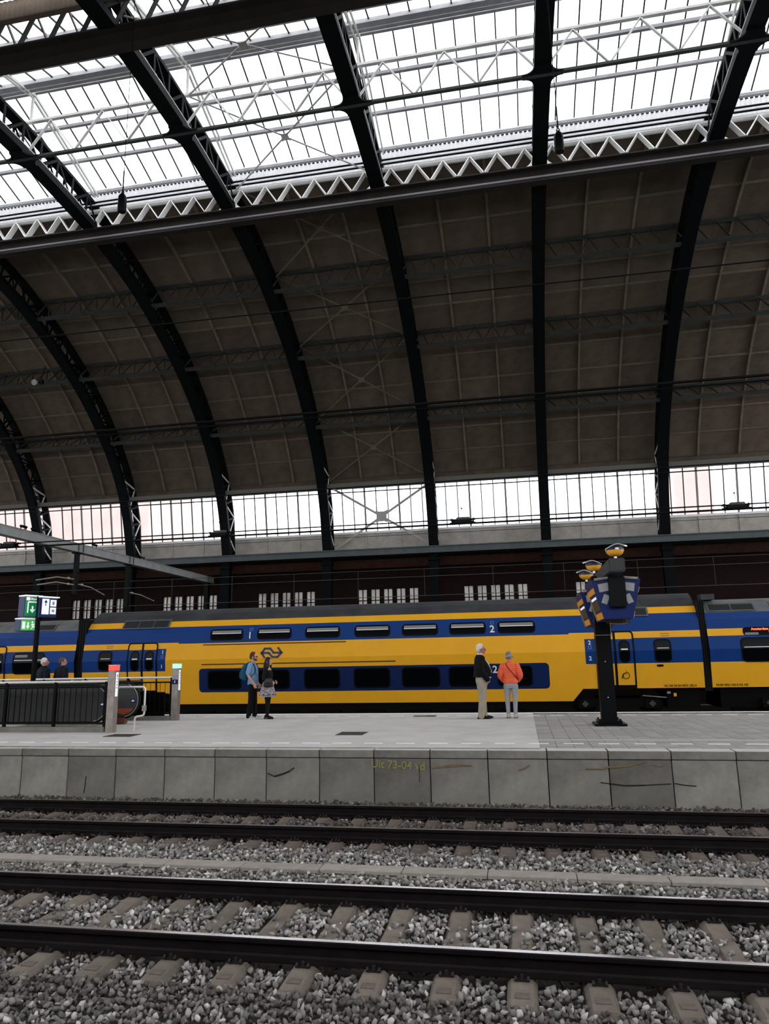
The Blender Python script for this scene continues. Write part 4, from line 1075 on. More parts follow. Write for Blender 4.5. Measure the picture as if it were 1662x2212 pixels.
railing('front_railing', 'front black barred railing with a steel handrail, left of the red-lit post', 15.95, -17.5, -9.82, False)
railing('back_railing', 'back black railing with a steel handrail ending near the green-lit post', 19.1, -18.0, -9.74, True)
def post(x, y, lab, light, lname):
    p = thing('signal_post', lab, 'post', (x, y, PZ))
    rb('post_body', .185, .185, 1.42, .006, CHROME_D, p, (0, 0, .71))
    rb('signal_light', .19, .19, .12, .008, light, p, (0, 0, 1.485)); rb('post_cap', .2, .2, .015, .003, CHROME, p, (0, 0, 1.552))
    rb('white_label', .008, .10, .56, .002, WHITE_S, p, (.097, -.01, 1.1)); g = G()
    for k in range(5): g.box((.103, -.01, 1.30-.07*k), (.004, .03, .03 if k else .06))
    g.build('label_print', mat('label_print_grey', (.12, .12, .12), .6), p)
    return p
post(-9.62, 15.86, 'steel post with a lit red top at the end of the front railing', RED_E, 'red')
p = post(-9.62, 19.08, 'steel post with a lit green top at the end of the back railing', GRN_E, 'green')
rb('blue_plate', .17, .008, .13, .002, BLUE_S, p, (0, -.096, 1.05)); text_geo('1', .09, .004).build('plate_number', WHITE_S, p, (0, -.103, 1.05))
esc = thing('escalator', 'escalator head with smoked round balustrade ends between the two railings', 'escalator', (-10.15, 17.3, PZ))
for y, q in ((-.75, 0), (.70, 1)):
    r = .43; zc = .62; P = [(-3.5, zc-r)]+[(r*math.cos(a), zc+r*math.sin(a)) for a in [-PI/2+k*PI/14 for k in range(15)]]+[(-3.5, zc+r)]
    P = [(u-r, v) for u, v in P]
    g = G(); g.prism(P, lambda u, v: (u, y-.015, v), lambda u, v: (u, y+.015, v)); b_ = g.build('balustrade', DGLASS, esc)
    pts_ = [(r*1.07*math.cos(a)-r, y, zc+r*1.07*math.sin(a)) for a in [-PI/2+k*PI/18 for k in range(19)]]
    g = G(); g.tube([(-3.9, y, zc-r*1.07)]+pts_+[(-3.9, y, zc+r*1.07)], .035, 8); g.build('handrail_belt', BLACKR, b_, smooth=True)
    pts_ = [(r*1.0*math.cos(a)-r, y-.02, zc+r*1.0*math.sin(a)) for a in [-PI/2.2+k*PI/20 for k in range(18)]]
    g = G(); g.tube(pts_, .010, 6); g.build('steel_rim', CHROME, b_, smooth=True)
    g = G(); g.box((-r+.28, y-.022, zc-.02), (.12, .006, .10)); g.build('blue_sticker', BLUE_S, b_)
    text_geo('A3', .06, .004).build('sticker_text', WHITE_S, b_, (-r+.28, y-.028, zc-.02))
    if q: g = G(); g.prism([(u, v) for u, v in [(-r+r*.86*math.cos(a), zc+r*.86*math.sin(a)) for a in [PI*1.2+k*PI*.6/10 for k in range(11)]]], lambda u, v: (u, y-.019, v), lambda u, v: (u, y-.016, v))
    if q: g.build('orange_base_plate', mat('esc_orange', (.34, .075, .03), .5, var=.3, scale=8), b_)
    if q: rb('newel_box', .42, .2, .16, .02, mat('esc_newel_red', (.16, .06, .045), .5), esc, (-.55, y, .09))
g = G()
for k in range(12): g.box((-1.0-.36*k, 0, .06-.10*k if k > 4 else .04), (.34, 1.2, .06))
g.build('step_plate', CHROME_D, esc)
t = thing('barrier_frame', 'bent white tube barrier in front of the escalator head', 'barrier', (-9.74, 16.25, PZ))
def bend(P, r=.07, n=5):
    out = [Vector(P[0])]
    for a, b_, c in zip(P[:-2], P[1:-1], P[2:]):
        a, b_, c = Vector(a), Vector(b_), Vector(c); p, q = b_+(a-b_).normalized()*r, b_+(c-b_).normalized()*r
        out += [p*(1-t_)**2+b_*2*t_*(1-t_)+q*t_*t_ for t_ in [k/n for k in range(n+1)]]
    return out+[Vector(P[-1])]
g = G(); g.tube(bend([(0, 0, .0), (0, 0, 1.02), (.74, 0, 1.02), (.74, 0, .35), (.50, 0, .32), (.49, 0, .0)]), .024, 10); g.build('tube', mat('barrier_white_steel', (.68, .67, .65), .35, metal=.6), t, smooth=True)
g = G(); g.box((.74, -.01, .52), (.09, .06, .13)); g.build('hinge_block', CHROME_D, t)

# --- drain gratings let into the platform
def grating(x, y, w, d, lab):
    t = thing('drain_grating', lab, 'drain', (x, y, PZ+.002)); g = G(); g.box((0, 0, .0), (w, d, .004)); g.build('pit', BLACKR, t)
    g = G(); n = int(w/.045)
    for k in range(n+1): g.box((-w/2+w*k/n, 0, .005), (.02, d, .008))
    for s in (-1, 1): g.box((0, s*d/2, .005), (w+.04, .03, .010))
    g.build('grate', mat('grate_iron', (.06, .056, .052), .7), t)
grating(-3.70, 15.56, .56, .56, 'iron drain grating in the middle of the pale platform'); grating(-8.9, 15.15, .62, .46, 'iron drain grating in front of the red-lit post')
grating(-2.7, 20.1, .6, .3, 'iron drain grating by the far platform edge')

# ================================================================== OVERHEAD LINE
GX = -17.6
t = thing('overhead_gantry', 'grey overhead gantry beam crossing the upper left above the train', 'gantry', (GX, 20, 7.0))
GAN = mat('gantry_grey', (.26, .27, .27), .5, var=.2, scale=2)
g = G(); g.box((0, 7.4, 0), (.28, 22.8, .30)); g.box((0, 7.4, .16), (.34, 22.8, .03)); g.box((0, 7.4, -.16), (.34, 22.8, .03)); g.build('beam', GAN, t)
for y, z0 in ((25.8, 5.15), (29.7, 4.9)):
    g = G(); g.box((0, y-20, (z0-7-.17)/2), (.16, .16, 7-.17-z0)); g.box((0, y-20, -.2), (.3, .3, .05)); g.build('drop_post', BLACK, t)
    g = G()
    for q in (-.16, .16): g.box((0, y-20+q, 0), (.37, .03, .36))
    g.build('clamp', mat('clamp_steel', (.08, .085, .085), .5), t)
g = G(); g.box((0, 18.75, .75), (.12, .12, 1.2)); g.box((0, 18.75, 1.35), (.22, .22, .05)); g.build('riser_post', BLACK, t)
g = G(); g.box((0, 18.2, -3.5), (.25, .25, 6.8)); g.build('support_post', BLACK, t)
for y in (22.7, 23.3, 27.2, 31.2):
    g = G()
    for q in (-.14, .14): g.tube([(-.16, y-20+q, .0), (-.16, y-20+q, .36)], .022, 6)
    g.tube([(-.16, y-20-.16, .36), (-.16, y-20+.16, .36)], .05, 8); g.build('insulator', BLACK, t)
ARM = mat('arm_pale', (.30, .30, .28), .5)
for P in ([(25.7, 5.73), (24.6, 5.70), (23.4, 5.45)], [(25.7, 5.50), (24.6, 5.50), (23.5, 5.29)], [(25.9, 5.55), (26.9, 5.50), (27.9, 5.27)], [(29.8, 5.55), (30.9, 5.52), (32.2, 5.33)]):
    g = G(); g.tube([(0, y-20, z-7) for y, z in P], .022, 6); g.ball((0, P[0][0]-20+(.35 if P[1][0] > P[0][0] else -.35), P[0][1]-7), (.04, .12, .05), 8); g.build('steady_arm', ARM, t)
def wire(lab, y, z0, z1, r, m_=WIRE, nm='overhead_wire'):
    g = G(); n = 10; g.tube([(X0+(X1-X0)*k/n, y, z0+(z1-z0)*k/n) for k in range(n+1)], r, 6); return tag(g.build(nm, m_), lab, 'wire', None)
wire('lower black cable of the pair carrying the hanging line units', 22.9, 6.64, 6.64, .032, CABLE); wire('upper black cable of the pair carrying the hanging line units', 22.98, 6.80, 6.80, .022, CABLE)
wire('lower thin wire along the top of the side windows', 22.9, 7.93, 7.93, .02, CABLE); wire('upper thin wire along the top of the side windows', 22.95, 8.12, 8.12, .02, CABLE)
wire('thick upper cable of the bundle crossing the brown roof boards', 22.9, 10.90, 10.90, .05, CABLE); wire('thin lower cable of the bundle crossing the brown roof boards', 22.95, 10.74, 10.74, .03, CABLE)
wire('thin single wire high across the brown roof boards', 11.3, 9.05, 8.25, .014, CABLE)
wire('contact wire just above the roof of the yellow train', 30.9, 5.02, 5.02, .014); wire('catenary wire above the train contact wire', 30.9, 6.2, 6.2, .012)
wire('contact wire over the empty track before the train', 24.6, 5.15, 5.15, .010); wire('thin stay wire across the grey apron below the side windows', 36.5, 8.75, 8.75, .012, CABLE)
for k in range(12):
    x = -22+3.0*k; g = G(); g.tube([(x, 30.9, 5.02), (x, 30.9, 6.2)], .008, 5)
    tag(g.build('dropper_wire', WIRE), ordinal(k+1)+' from the left of the thin vertical dropper wires above the train', 'wire', 'droppers above the train')
# box-shaped line units hanging on the cable pair, spaced 8.4 m
for x, lab in ((-18.45, 'leftmost black box unit on the cable pair, by the grey gantry'), (-10.14, 'black box unit on the cable pair beside the fourth rib'), (-1.64, 'black box unit on the cable pair between the fifth and sixth ribs'), (6.77, 'rightmost black box unit on the cable pair, before the last bright window')):
    t = thing('line_unit', lab, 'line unit', (x, 22.9, 6.72), 0, 'box units on the cable pair')
    rb('housing', .62, .26, .12, .03, BLACK, t, (0, 0, -.02)); rb('lid', .44, .22, .09, .02, mat('unit_lid', (.06, .06, .06), .5), t, (.02, 0, .08))
    g = G(); g.tube([(-.42, 0, -.06), (.42, 0, -.06)], .035, 8); g.tube([(-.42, .08, .06), (.42, .08, .06)], .02, 8)
    for s in (-1, 1): g.tube([(s*.33, 0, -.08), (s*.36, 0, .1)], .03, 8)
    g.build('clamp_arm', BLACK, t); g = G(); g.tube([(.03, 0, .1), (-.02, 0, .42)], .008, 5); g.ball((-.02, 0, .43), .03, 8); g.build('suspension_rod', CABLE, t)
# counterweight pendants hanging from the roof on long cords
for x, z, lab in ((-8.29, 12.62, 'black weight on a long cord at the left, before the third rib'), (1.33, 12.55, 'black weight on a long cord beside the straight rib')):
    t = thing('hanging_weight', lab, 'weight', (x, 12.9, z)); g = G(); rs = []
    for zz, r in ((-.30, .085), (-.28, .095), (0, .095), (.08, .09), (.14, .05), (.18, .03)): rs.append([(r*math.cos(a), r*math.sin(a), zz) for a in [k*PI/6 for k in range(12)]])
    g.rings(rs); g.build('weight_body', BLACK, t, smooth=True)
    g = G(); g.tube([(.03*math.cos(a), 0, .20+.04*math.sin(a)) for a in [k*PI/6 for k in range(13)]], .01, 6); g.build('ring', BLACK, t)
    g = G(); g.tube([(0, 0, .24), (0, 0, 7.0)], .008, 5); g.tube([(0, 0, .24), (0, 0, .75)], .016, 5); g.build('cord', CABLE, t)
t = thing('loudspeaker', 'small white loudspeaker fixed to the second rib from the left', 'loudspeaker', (-22.23, 28.7, 15.75))
g = G(); g.tube([(-.1, -.05, 0), (-.1, -.30, -.05)], [.06, .15], 12); g.build('horn', TBLIND, t, smooth=True); g = G(); g.box((.1, -.05, .05), (.2, .14, .2)); g.build('driver_box', BLACK, t)
g = G(); g.tube([(0, 0, .1), (0, .3, 1.0)], .02, 6); g.build('bracket', BLACK, t)

# ================================================================== PEOPLE
def skinmat(n, c): return mat(n, c, .55, var=.08, scale=14)
SKIN = skinmat('skin_light', (.52, .28, .20)); SKIN_R = skinmat('skin_ruddy', (.46, .20, .14))
def remesh(g, name, mt, parent, voxel=.008, it=3, fac=.5, ridges=None):
    me = bpy.data.meshes.new('tmp'); me.from_pydata(g.v, [], g.f)
    bm = bmesh.new(); bm.from_mesh(me); bmesh.ops.recalc_face_normals(bm, faces=bm.faces); bm.to_mesh(me); bm.free()
    o = bpy.data.objects.new('tmp', me); COL.objects.link(o)
    r = o.modifiers.new('r', 'REMESH'); r.mode = 'VOXEL'; r.voxel_size = voxel; r.use_smooth_shade = True
    s = o.modifiers.new('s', 'SMOOTH'); s.iterations = it; s.factor = fac
    dg = bpy.context.evaluated_depsgraph_get(); out = bpy.data.meshes.new_from_object(o.evaluated_get(dg))
    bpy.data.objects.remove(o); bpy.data.meshes.remove(me)
    out.name = name; out.materials.clear(); out.materials.append(mt)
    if ridges:
        n = len(out.vertices); co = np.empty(n*3, np.float32); no = np.empty(n*3, np.float32)
        out.vertices.foreach_get('co', co); out.vertices.foreach_get('normal', no); co = co.reshape(-1, 3); no = no.reshape(-1, 3)
        co += no*ridges(co)[:, None]; out.vertices.foreach_set('co', co.ravel())
    out.polygons.foreach_set('use_smooth', [True]*len(out.polygons)); out.update()
    return put(name, out, parent)
def limb(g, pts, rad, n=12):
    P = [Vector(p) for p in pts]
    Q, RR = [], []
    for i in range(len(P)-1):                             # rounded interpolation of joints and radii
        for k in range(5):
            t = k/5; Q.append(P[i].lerp(P[i+1], t)); RR.append(rad[i]+(rad[i+1]-rad[i])*t)
    Q.append(P[-1]); RR.append(rad[-1])
    for _ in range(2):
        Q = [Q[0]]+[(Q[i-1]+Q[i]*2+Q[i+1])/4 for i in range(1, len(Q)-1)]+[Q[-1]]
    g.tube(Q, RR, n); g.ball(Q[0], RR[0], n); g.ball(Q[-1], RR[-1], n)
def torso(g, rs, n=20, e=2.4):
    L_ = []
    for z, cx_, cy_, rx, ry in rs:
        L_.append([(cx_+rx*math.copysign(abs(math.cos(a))**(2/e), math.cos(a)), cy_+ry*math.copysign(abs(math.sin(a))**(2/e), math.sin(a)), z) for a in [2*PI*k/n for k in range(n)]])
    g.rings(L_)
def hand(g, w, d, palm, k=1., curl=.5, side=1):
    """w wrist, d pointing direction, palm = direction the palm faces"""
    w, d, pn = Vector(w), Vector(d).normalized(), Vector(palm).normalized(); s = d.cross(pn).normalized()*side
    pn = (pn-d*pn.dot(d)).normalized()
    for q in (-1.5, -.5, .5, 1.5): limb(g, [w, w+d*.045*k+s*q*.016*k, w+d*.088*k+s*q*.020*k], [.020*k, .015*k, .0125*k], 8)
    for q, L_ in ((-1.5, .062), (-.5, .075), (.5, .080), (1.5, .070)):
        b_ = w+d*.088*k+s*q*.021*k; d1 = (d*math.cos(curl*.6)+pn*math.sin(curl*.6)); d2 = (d*math.cos(curl*1.6)+pn*math.sin(curl*1.6)); d3 = (d*math.cos(curl*2.3)+pn*math.sin(curl*2.3))
        p1 = b_+d1*L_*.45*k; p2 = p1+d2*L_*.32*k; p3 = p2+d3*L_*.25*k
        limb(g, [b_, p1, p2, p3], [.0095*k, .009*k, .0085*k, .0075*k], 8)
    b_ = w+d*.025*k+s*.026*k; t1 = b_+(d*.6+s*.65+pn*.3).normalized()*.038*k; t2 = t1+(d*.9+s*.25+pn*.35).normalized()*.030*k
    limb(g, [b_, t1, t2], [.014*k, .0105*k, .009*k], 8)
def head_geo(g, M, fem=False, jaw=1.):
    def B(c, r): 
        h = G(); h.ball((0, 0, 0), r, 16); g.add([M @ (Vector(v)+Vector(c)) for v in h.v], h.f)
    B((0, -.012, .135), (.076, .094, .098)); B((0, .018, .075), (.062, .076, .085)); B((0, .045, .028), (.044*jaw, .042, .034*jaw))
    B((0, .055, .105), (.055, .042, .04)); B((0, .085, .125), (.05, .018, .018))
    h = G(); h.tube([(0, .088, .118), (0, .106, .092), (0, .114, .074), (0, .098, .064)], [.009, .013, .017, .010], 8); g.add([M @ Vector(v) for v in h.v], h.f)
    for s in (-1, 1):
        B((s*.014, .100, .070), (.010, .011, .008)); B((s*.079, -.008, .088), (.012, .022, .034)); B((s*.045, .062, .078), (.022, .026, .024))
    B((0, .090, .040), (.026, .012, .007)); B((0, .088, .029), (.022, .013, .008))
def neck_geo(g, base, M, r=.052):
    top = M @ Vector((0, -.012, .06)); limb(g, [base, (Vector(base)+top)/2, top], [r*1.15, r, r*1.02])
def foot(g, a, ang, k=1., h=.075, L_=.27, w=.048):
    c, s = math.cos(ang), math.sin(ang); rs = []
    for t, ww, hh in ((-.28, .030, .05), (-.22, .036, .075), (0, .038, .085), (.2, .042, .062), (.42, .049, .045), (.6, .046, .036), (.70, .030, .026), (.73, .012, .014)):
        y = t*L_*k
        ring = []
        for j in range(12):
            q = 2*PI*j/12; x, z = ww*w/.048*k*math.cos(q), hh*k*h/.075*.5*(1+math.sin(q))
            ring.append((a[0]+x*c-y*s, a[1]+x*s+y*c, a[2]+z))
        rs.append(ring)
    g.rings(rs)
class Person:
    def __init__(s, label, x, y, rz, H, group=None):
        s.k = H/1.75; s.root = thing('person', label, 'person', (x, y, PZ), rz, group); s.H = H
    def P(s, *v): return tuple(c*s.k for c in v)
    def head_matrix(s, turn=0., tilt=0., base=(0, .015, 1.515), lean=0.):
        return Matrix.Translation(Vector(base)*s.k) @ Matrix.Rotation(turn, 4, 'Z') @ Matrix.Rotation(tilt, 4, 'X') @ Matrix.Scale(s.k, 4)
    def S(s, g):                                          # scale a body built for 1.75 m
        g.v = [tuple(c*s.k for c in v) for v in g.v]; return g
def face_bits(p, M, brow=(.05, .03, .02), lips=(.36, .12, .10), eyes=True):
    for nm, mt, items in (('eye', mat('eye_white', (.7, .68, .65), .3), [((sg*.030, .083, .103), (.012, .008, .007)) for sg in (-1, 1)]), ('iris', mat('eye_iris', (.03, .02, .015), .2), [((sg*.030, .0895, .103), (.006, .004, .006)) for sg in (-1, 1)]),
                          ('mouth', mat('lips_%d' % int(lips[0]*100), lips, .5), [((0, .1015, .036), (.020, .004, .005))]), ('eyebrow', mat('brow_%d' % int(brow[0]*1000), brow, .8), [((sg*.032, .092, .123), (.018, .006, .005)) for sg in (-1, 1)])):
        if not eyes and nm in ('eye', 'iris'): continue
        for c, r in items:
            g = G(); g.ball((0, 0, 0), r, 8); g.v = [tuple(M @ (Vector(v)+Vector(c))) for v in g.v]; g.build(nm, mt, p.root, smooth=True)
def glasses(p, M, mt, dark=False):
    g = G()
    for sg in (-1, 1):
        h = G()
        if dark: h.ball((sg*.036, .098, .104), (.029, .010, .020), 10)
        else: h.tube([(sg*.034+.024*math.cos(a), .101, .102+.018*math.sin(a)) for a in [k*PI/7 for k in range(15)]], .0035, 6)
        h.tube([(sg*.058, .095, .11), (sg*.082, .04, .108), (sg*.084, -.015, .10)], .004, 6); h.tube([(-.012, .103, .108), (.012, .103, .108)], .0035, 6)
        g.add(h.v, h.f)
    g.v = [tuple(M @ Vector(v)) for v in g.v]; g.build('sunglasses' if dark else 'glasses', mt, p.root, smooth=True)
def hair_cap(p, M, mt, full=1.0, extra=None, back=.0, name='hair', voxel=.006):
    g = G(); h = G()
    h.ball((0, -.022, .150), (.083*full, .094*full, .096*full), 18); h.ball((0, -.055, .11), (.078*full, .066*full, .085+back), 16)
    for sg in (-1, 1): h.ball((sg*.066, -.01, .125), (.020, .045, .045), 10)
    if extra: extra(h)
    # keep hair off the face by trimming everything in front of a slanted plane
    g.v, g.f, g.m = h.v, h.f, h.m
    g.v = [tuple(M @ Vector((v[0], min(v[1], .060+.0*v[2]) if v[2] < .19 else v[1], v[2]))) for v in g.v]
    return remesh(g, name, mt, p.root, voxel*p.k, 2)
def legs_pair(g, hipw, ankles, knees, rad, hz=.90, cut=None):
    for (ax, ay, az), (kx, ky, kz), sg in zip(ankles, knees, (-1, 1)):
        limb(g, [(sg*hipw, 0, hz), (kx, ky, kz), (ax, ay, az)], rad)
def skin_body(p, M, arms, ankles, knees, mt, hands=((0, 0, -1), (0, 0, -1)), palms=((1, 0, 0), (-1, 0, 0)), curl=.5, fem=False, jaw=1., voxel=.0055):
    """the one continuous figure: head, neck, trunk, arms with five-fingered hands, legs and feet"""
    g = G()
    torso(g, [(.84, 0, 0, .12, .09), (.92, 0, 0, .15, .105), (1.05, 0, 0, .125, .085), (1.2, 0, 0, .14, .095), (1.34, 0, 0, .15, .095), (1.42, 0, -.005, .13, .075), (1.47, 0, -.005, .06, .05)])
    for a, d, pn, sd in zip(arms, hands, palms, (1, -1)):
        limb(g, a, [.048, .041, .038, .027][:len(a)] if len(a) == 4 else [.047, .038, .026]); hand(g, a[-1], d, pn, 1, curl, sd)
    legs_pair(g, .085, ankles, knees, [.082, .052, .036], .88)
    for an in ankles: foot(g, (an[0], an[1], .005), 0, .85)
    p.S(g)
    head_geo(g, M, fem, jaw); neck_geo(g, (0, -.01*p.k, 1.43*p.k), M, (.045 if fem else .056)*p.k)
    return remesh(g, 'body', mt, p.root, voxel*p.k, 2, .4)
def shoes(p, ankles, angs, mt, sole=None, L_=.28, h=.085):
    for an, a in zip(ankles, angs):
        g = G(); foot(g, (an[0], an[1], .012), a, 1, h, L_, .052); limb(g, [(an[0], an[1], .07), (an[0], an[1], .10)], [.045, .045]); p.S(g); s = remesh(g, 'shoe', mt, p.root, .006*p.k, 2)
        g = G(); c_, s_ = math.cos(a), math.sin(a); q = [(.040*math.cos(t), -.28*L_-.0+.04*math.sin(t)+.02) for t in [PI+k*PI/6 for k in range(7)]]+[(.053, .35*L_), (.042, .66*L_), (.012, .74*L_), (-.012, .74*L_), (-.042, .66*L_), (-.053, .35*L_)]
        g.prism(q, lambda u, v: (an[0]+u*c_-v*s_, an[1]+u*s_+v*c_, .0), lambda u, v: (an[0]+u*c_-v*s_, an[1]+u*s_+v*c_, .022)); p.S(g); g.build('sole', sole or mt, s)

# --- man in the light blue T-shirt
p = Person('bearded man in light blue T-shirt and sunglasses with a teal backpack', -7.55, 19.6, -PI/2+.06, 1.84)
M = p.head_matrix(.04, -.04)
AN = [(-.10, .05, .085), (.10, -.06, .085)]; KN = [(-.10, .03, .49), (.105, 0, .49)]
ARMS = [[(.185, -.01, 1.40), (.235, -.07, 1.14), (.215, .11, .915)], [(-.185, -.01, 1.40), (-.235, -.05, 1.13), (-.20, .10, .90)]]
skin_body(p, M, ARMS, AN, KN, SKIN, ((-.1, .35, -1), (.1, .35, -1)), ((-1, 0, 0), (1, 0, 0)), .6, jaw=1.05)
face_bits(p, M, (.09, .04, .025), eyes=False); glasses(p, M, BLACK, True)
hair_cap(p, M, mat('hair_auburn', (.075, .028, .018), .7, var=.2, scale=40), .97)
g = G(); 
for sg in (-1, 1): g.ball((sg*.040, .050, .035), (.026, .045, .030), 10); g.ball((sg*.066, .015, .07), (.012, .022, .035), 8)
g.ball((0, .083, .018), (.036, .024, .022), 10); g.ball((0, .100, .053), (.026, .010, .006), 8)
g.v = [tuple(M @ Vector(v)) for v in g.v]; remesh(g, 'beard', mat('beard_auburn', (.10, .045, .03), .8), p.root, .006, 2)
g = G(); torso(g, [(.88, 0, .01, .172, .135), (.95, 0, .012, .170, .138), (1.08, 0, .016, .160, .132), (1.22, 0, .008, .172, .130), (1.34, 0, -.005, .182, .122), (1.42, 0, -.015, .155, .088), (1.475, 0, -.02, .075, .062)])
for a in ARMS: limb(g, [a[0], Vector(a[0]).lerp(Vector(a[1]), .5), Vector(a[0]).lerp(Vector(a[1]), .78)], [.072, .070, .068])
p.S(g); remesh(g, 'shirt', mat('shirt_light_blue', (.165, .30, .47), .85, var=.10, scale=9, bump=.4, bscale=18), p.root, .009, 4)
g = G(); torso(g, [(.80, 0, 0, .155, .105), (.90, 0, 0, .165, .12), (.99, 0, 0, .150, .112)])
legs_pair(g, .088, [(-.10, .045, .055), (.10, -.065, .055)], KN, [.098, .076, .066], .86); p.S(g)
remesh(g, 'trousers', mat('trousers_black', (.0025, .0025, .003), .8), p.root, .010, 3)
shoes(p, AN, (.0, -.12), mat('shoe_grey', (.42, .41, .42), .7, var=.2, scale=20), mat('sole_white', (.62, .6, .58), .7))
g = G(); torso(g, [(1.0, 0, -.20, .12, .07), (1.06, 0, -.215, .145, .105), (1.2, 0, -.215, .150, .115), (1.34, 0, -.20, .140, .095), (1.42, 0, -.185, .10, .06), (1.45, 0, -.18, .06, .03)]); p.S(g)
bp = remesh(g, 'backpack', mat('backpack_teal', (.006, .065, .125), .7, var=.15, scale=10), p.root, .009, 3)
g = G(); torso(g, [(1.03, 0, -.31, .09, .03), (1.09, 0, -.325, .105, .035), (1.20, 0, -.325, .10, .035), (1.24, 0, -.31, .08, .02)]); p.S(g); remesh(g, 'backpack_pocket', MATS['backpack_teal'], bp, .009, 2)
for sg in (-1, 1):
    g = G(); pts_ = [(sg*.10, -.12, 1.44), (sg*.115, -.03, 1.475), (sg*.125, .07, 1.42), (sg*.135, .115, 1.30), (sg*.145, .10, 1.18), (sg*.15, 0, 1.08), (sg*.13, -.12, 1.05)]
    for a, b_ in zip(pts_[:-1], pts_[1:]): g.bar(a, b_, .045, .014, up=(0, 1, .4))
    p.S(g); g.build('strap', mat('strap_dark_blue', (.012, .035, .06), .7), bp)

# --- woman with long black hair
p = Person('woman with long black hair in a black jacket and black-and-white patterned skirt', -7.04, 19.45, -PI/2-.05, 1.68)
M = p.head_matrix(-.08, .0)
AN = [(-.07, -.045, .085), (.07, .03, .085)]; KN = [(-.075, .0, .49), (.075, .02, .49)]
ARMS = [[(.165, -.01, 1.38), (.215, -.06, 1.12), (.175, .15, 1.03)], [(-.165, -.01, 1.38), (-.21, -.05, 1.12), (-.13, .16, 1.04)]]
skin_body(p, M, ARMS, AN, KN, SKIN, ((-.4, 1, -.2), (.4, 1, -.2)), ((-1, 0, -.3), (1, 0, -.3)), .9, fem=True, jaw=.9)
face_bits(p, M, (.012, .01, .01), (.40, .10, .10))
def long_hair(h):
    h.ball((0, -.02, .215), (.06, .055, .035), 12)
    for sg in (-1, 1): h.tube([(sg*.064, .035, .16), (sg*.080, .022, .06), (sg*.088, .01, -.05), (sg*.095, -.0, -.17)], [.026, .040, .046, .026], 10)
    h.tube([(0, -.06, .12), (0, -.085, .0), (0, -.095, -.12), (0, -.09, -.24)], [.07, .075, .075, .05], 14); h.ball((0, .045, .195), (.05, .035, .025), 10)
hair_cap(p, M, mat('hair_black', (.003, .0028, .003), .45, spec=.25), 1.03, long_hair)
g = G(); torso(g, [(.99, 0, .0, .162, .128), (1.08, 0, .0, .150, .12), (1.2, 0, .01, .155, .128), (1.31, 0, .005, .165, .122), (1.40, 0, -.015, .14, .085), (1.47, 0, -.015, .07, .06)])
for a in ARMS: limb(g, a, [.066, .056, .046])
p.S(g); remesh(g, 'jacket', mat('jacket_black_cloth', (.0035, .0035, .004), .75, var=.2, scale=9), p.root, .009, 3)
rs_ = []
g = G()
for z, r in ((.625, .262), (.70, .25), (.80, .222), (.92, .190), (1.02, .158), (1.06, .14)):
    rs_.append([((r+.014*math.sin(k*PI*2*9/54)*(1.06-z)*2.4)*math.cos(k*2*PI/54), (r*.92+.014*math.sin(k*PI*2*9/54)*(1.06-z)*2.4)*math.sin(k*2*PI/54), z) for k in range(54)])
g.rings(rs_); p.S(g)
SK = bpy.data.materials.new('skirt_print'); SK.use_nodes = True; nt = SK.node_tree; b = nt.nodes['Principled BSDF']; b.inputs['Roughness'].default_value = .85
tc = nt.nodes.new('ShaderNodeTexCoord'); vo = nt.nodes.new('ShaderNodeTexVoronoi'); vo.feature = 'DISTANCE_TO_EDGE'; vo.inputs['Scale'].default_value = 28; rp = nt.nodes.new('ShaderNodeValToRGB')
rp.color_ramp.elements[0].position = .05; rp.color_ramp.elements[0].color = (.45, .40, .44, 1); rp.color_ramp.elements[1].position = .16; rp.color_ramp.elements[1].color = (.025, .02, .026, 1)
nt.links.new(tc.outputs['Object'], vo.inputs['Vector']); nt.links.new(vo.outputs['Distance'], rp.inputs[0]); nt.links.new(rp.outputs[0], b.inputs['Base Color'])
sk = g.build('skirt', SK, p.root, smooth=True)
g = G(); g.rings([[(r*math.cos(k*2*PI/36), r*.94*math.sin(k*2*PI/36), z) for k in range(36)] for z, r in ((.675, .262), (.69, .26))]); p.S(g); g.build('hem_band', mat('hem_dark', (.02, .016, .022), .8), sk, smooth=True)
g = G(); legs_pair(g, .08, [(-.07, -.045, .07), (.07, .03, .07)], KN, [.095, .062, .042], .88); p.S(g); remesh(g, 'tights', mat('tights_black', (.002, .002, .0025), .75), p.root, .009, 3)
shoes(p, AN, (.08, -.1), mat('shoe_black', (.002, .002, .0025), .5), None, .26, .10)
g = G(); torso(g, [(.90, .21, .10, .045, .13), (.93, .21, .10, .055, .15), (1.05, .21, .10, .055, .14), (1.13, .21, .10, .045, .11), (1.16, .21, .10, .02, .08)]); p.S(g)
hb = remesh(g, 'handbag', mat('handbag_black_leather', (.004, .004, .0045), .4, spec=.35), p.root, .009, 2)
g = G(); g.tube([tuple(c*p.k for c in q) for q in ((.21, .0, 1.14), (.185, -.02, 1.28), (.155, -.01, 1.43), (.15, .05, 1.38), (.19, .14, 1.24), (.21, .18, 1.14))], .011, 6); g.build('bag_strap', BLACK, hb, smooth=True)

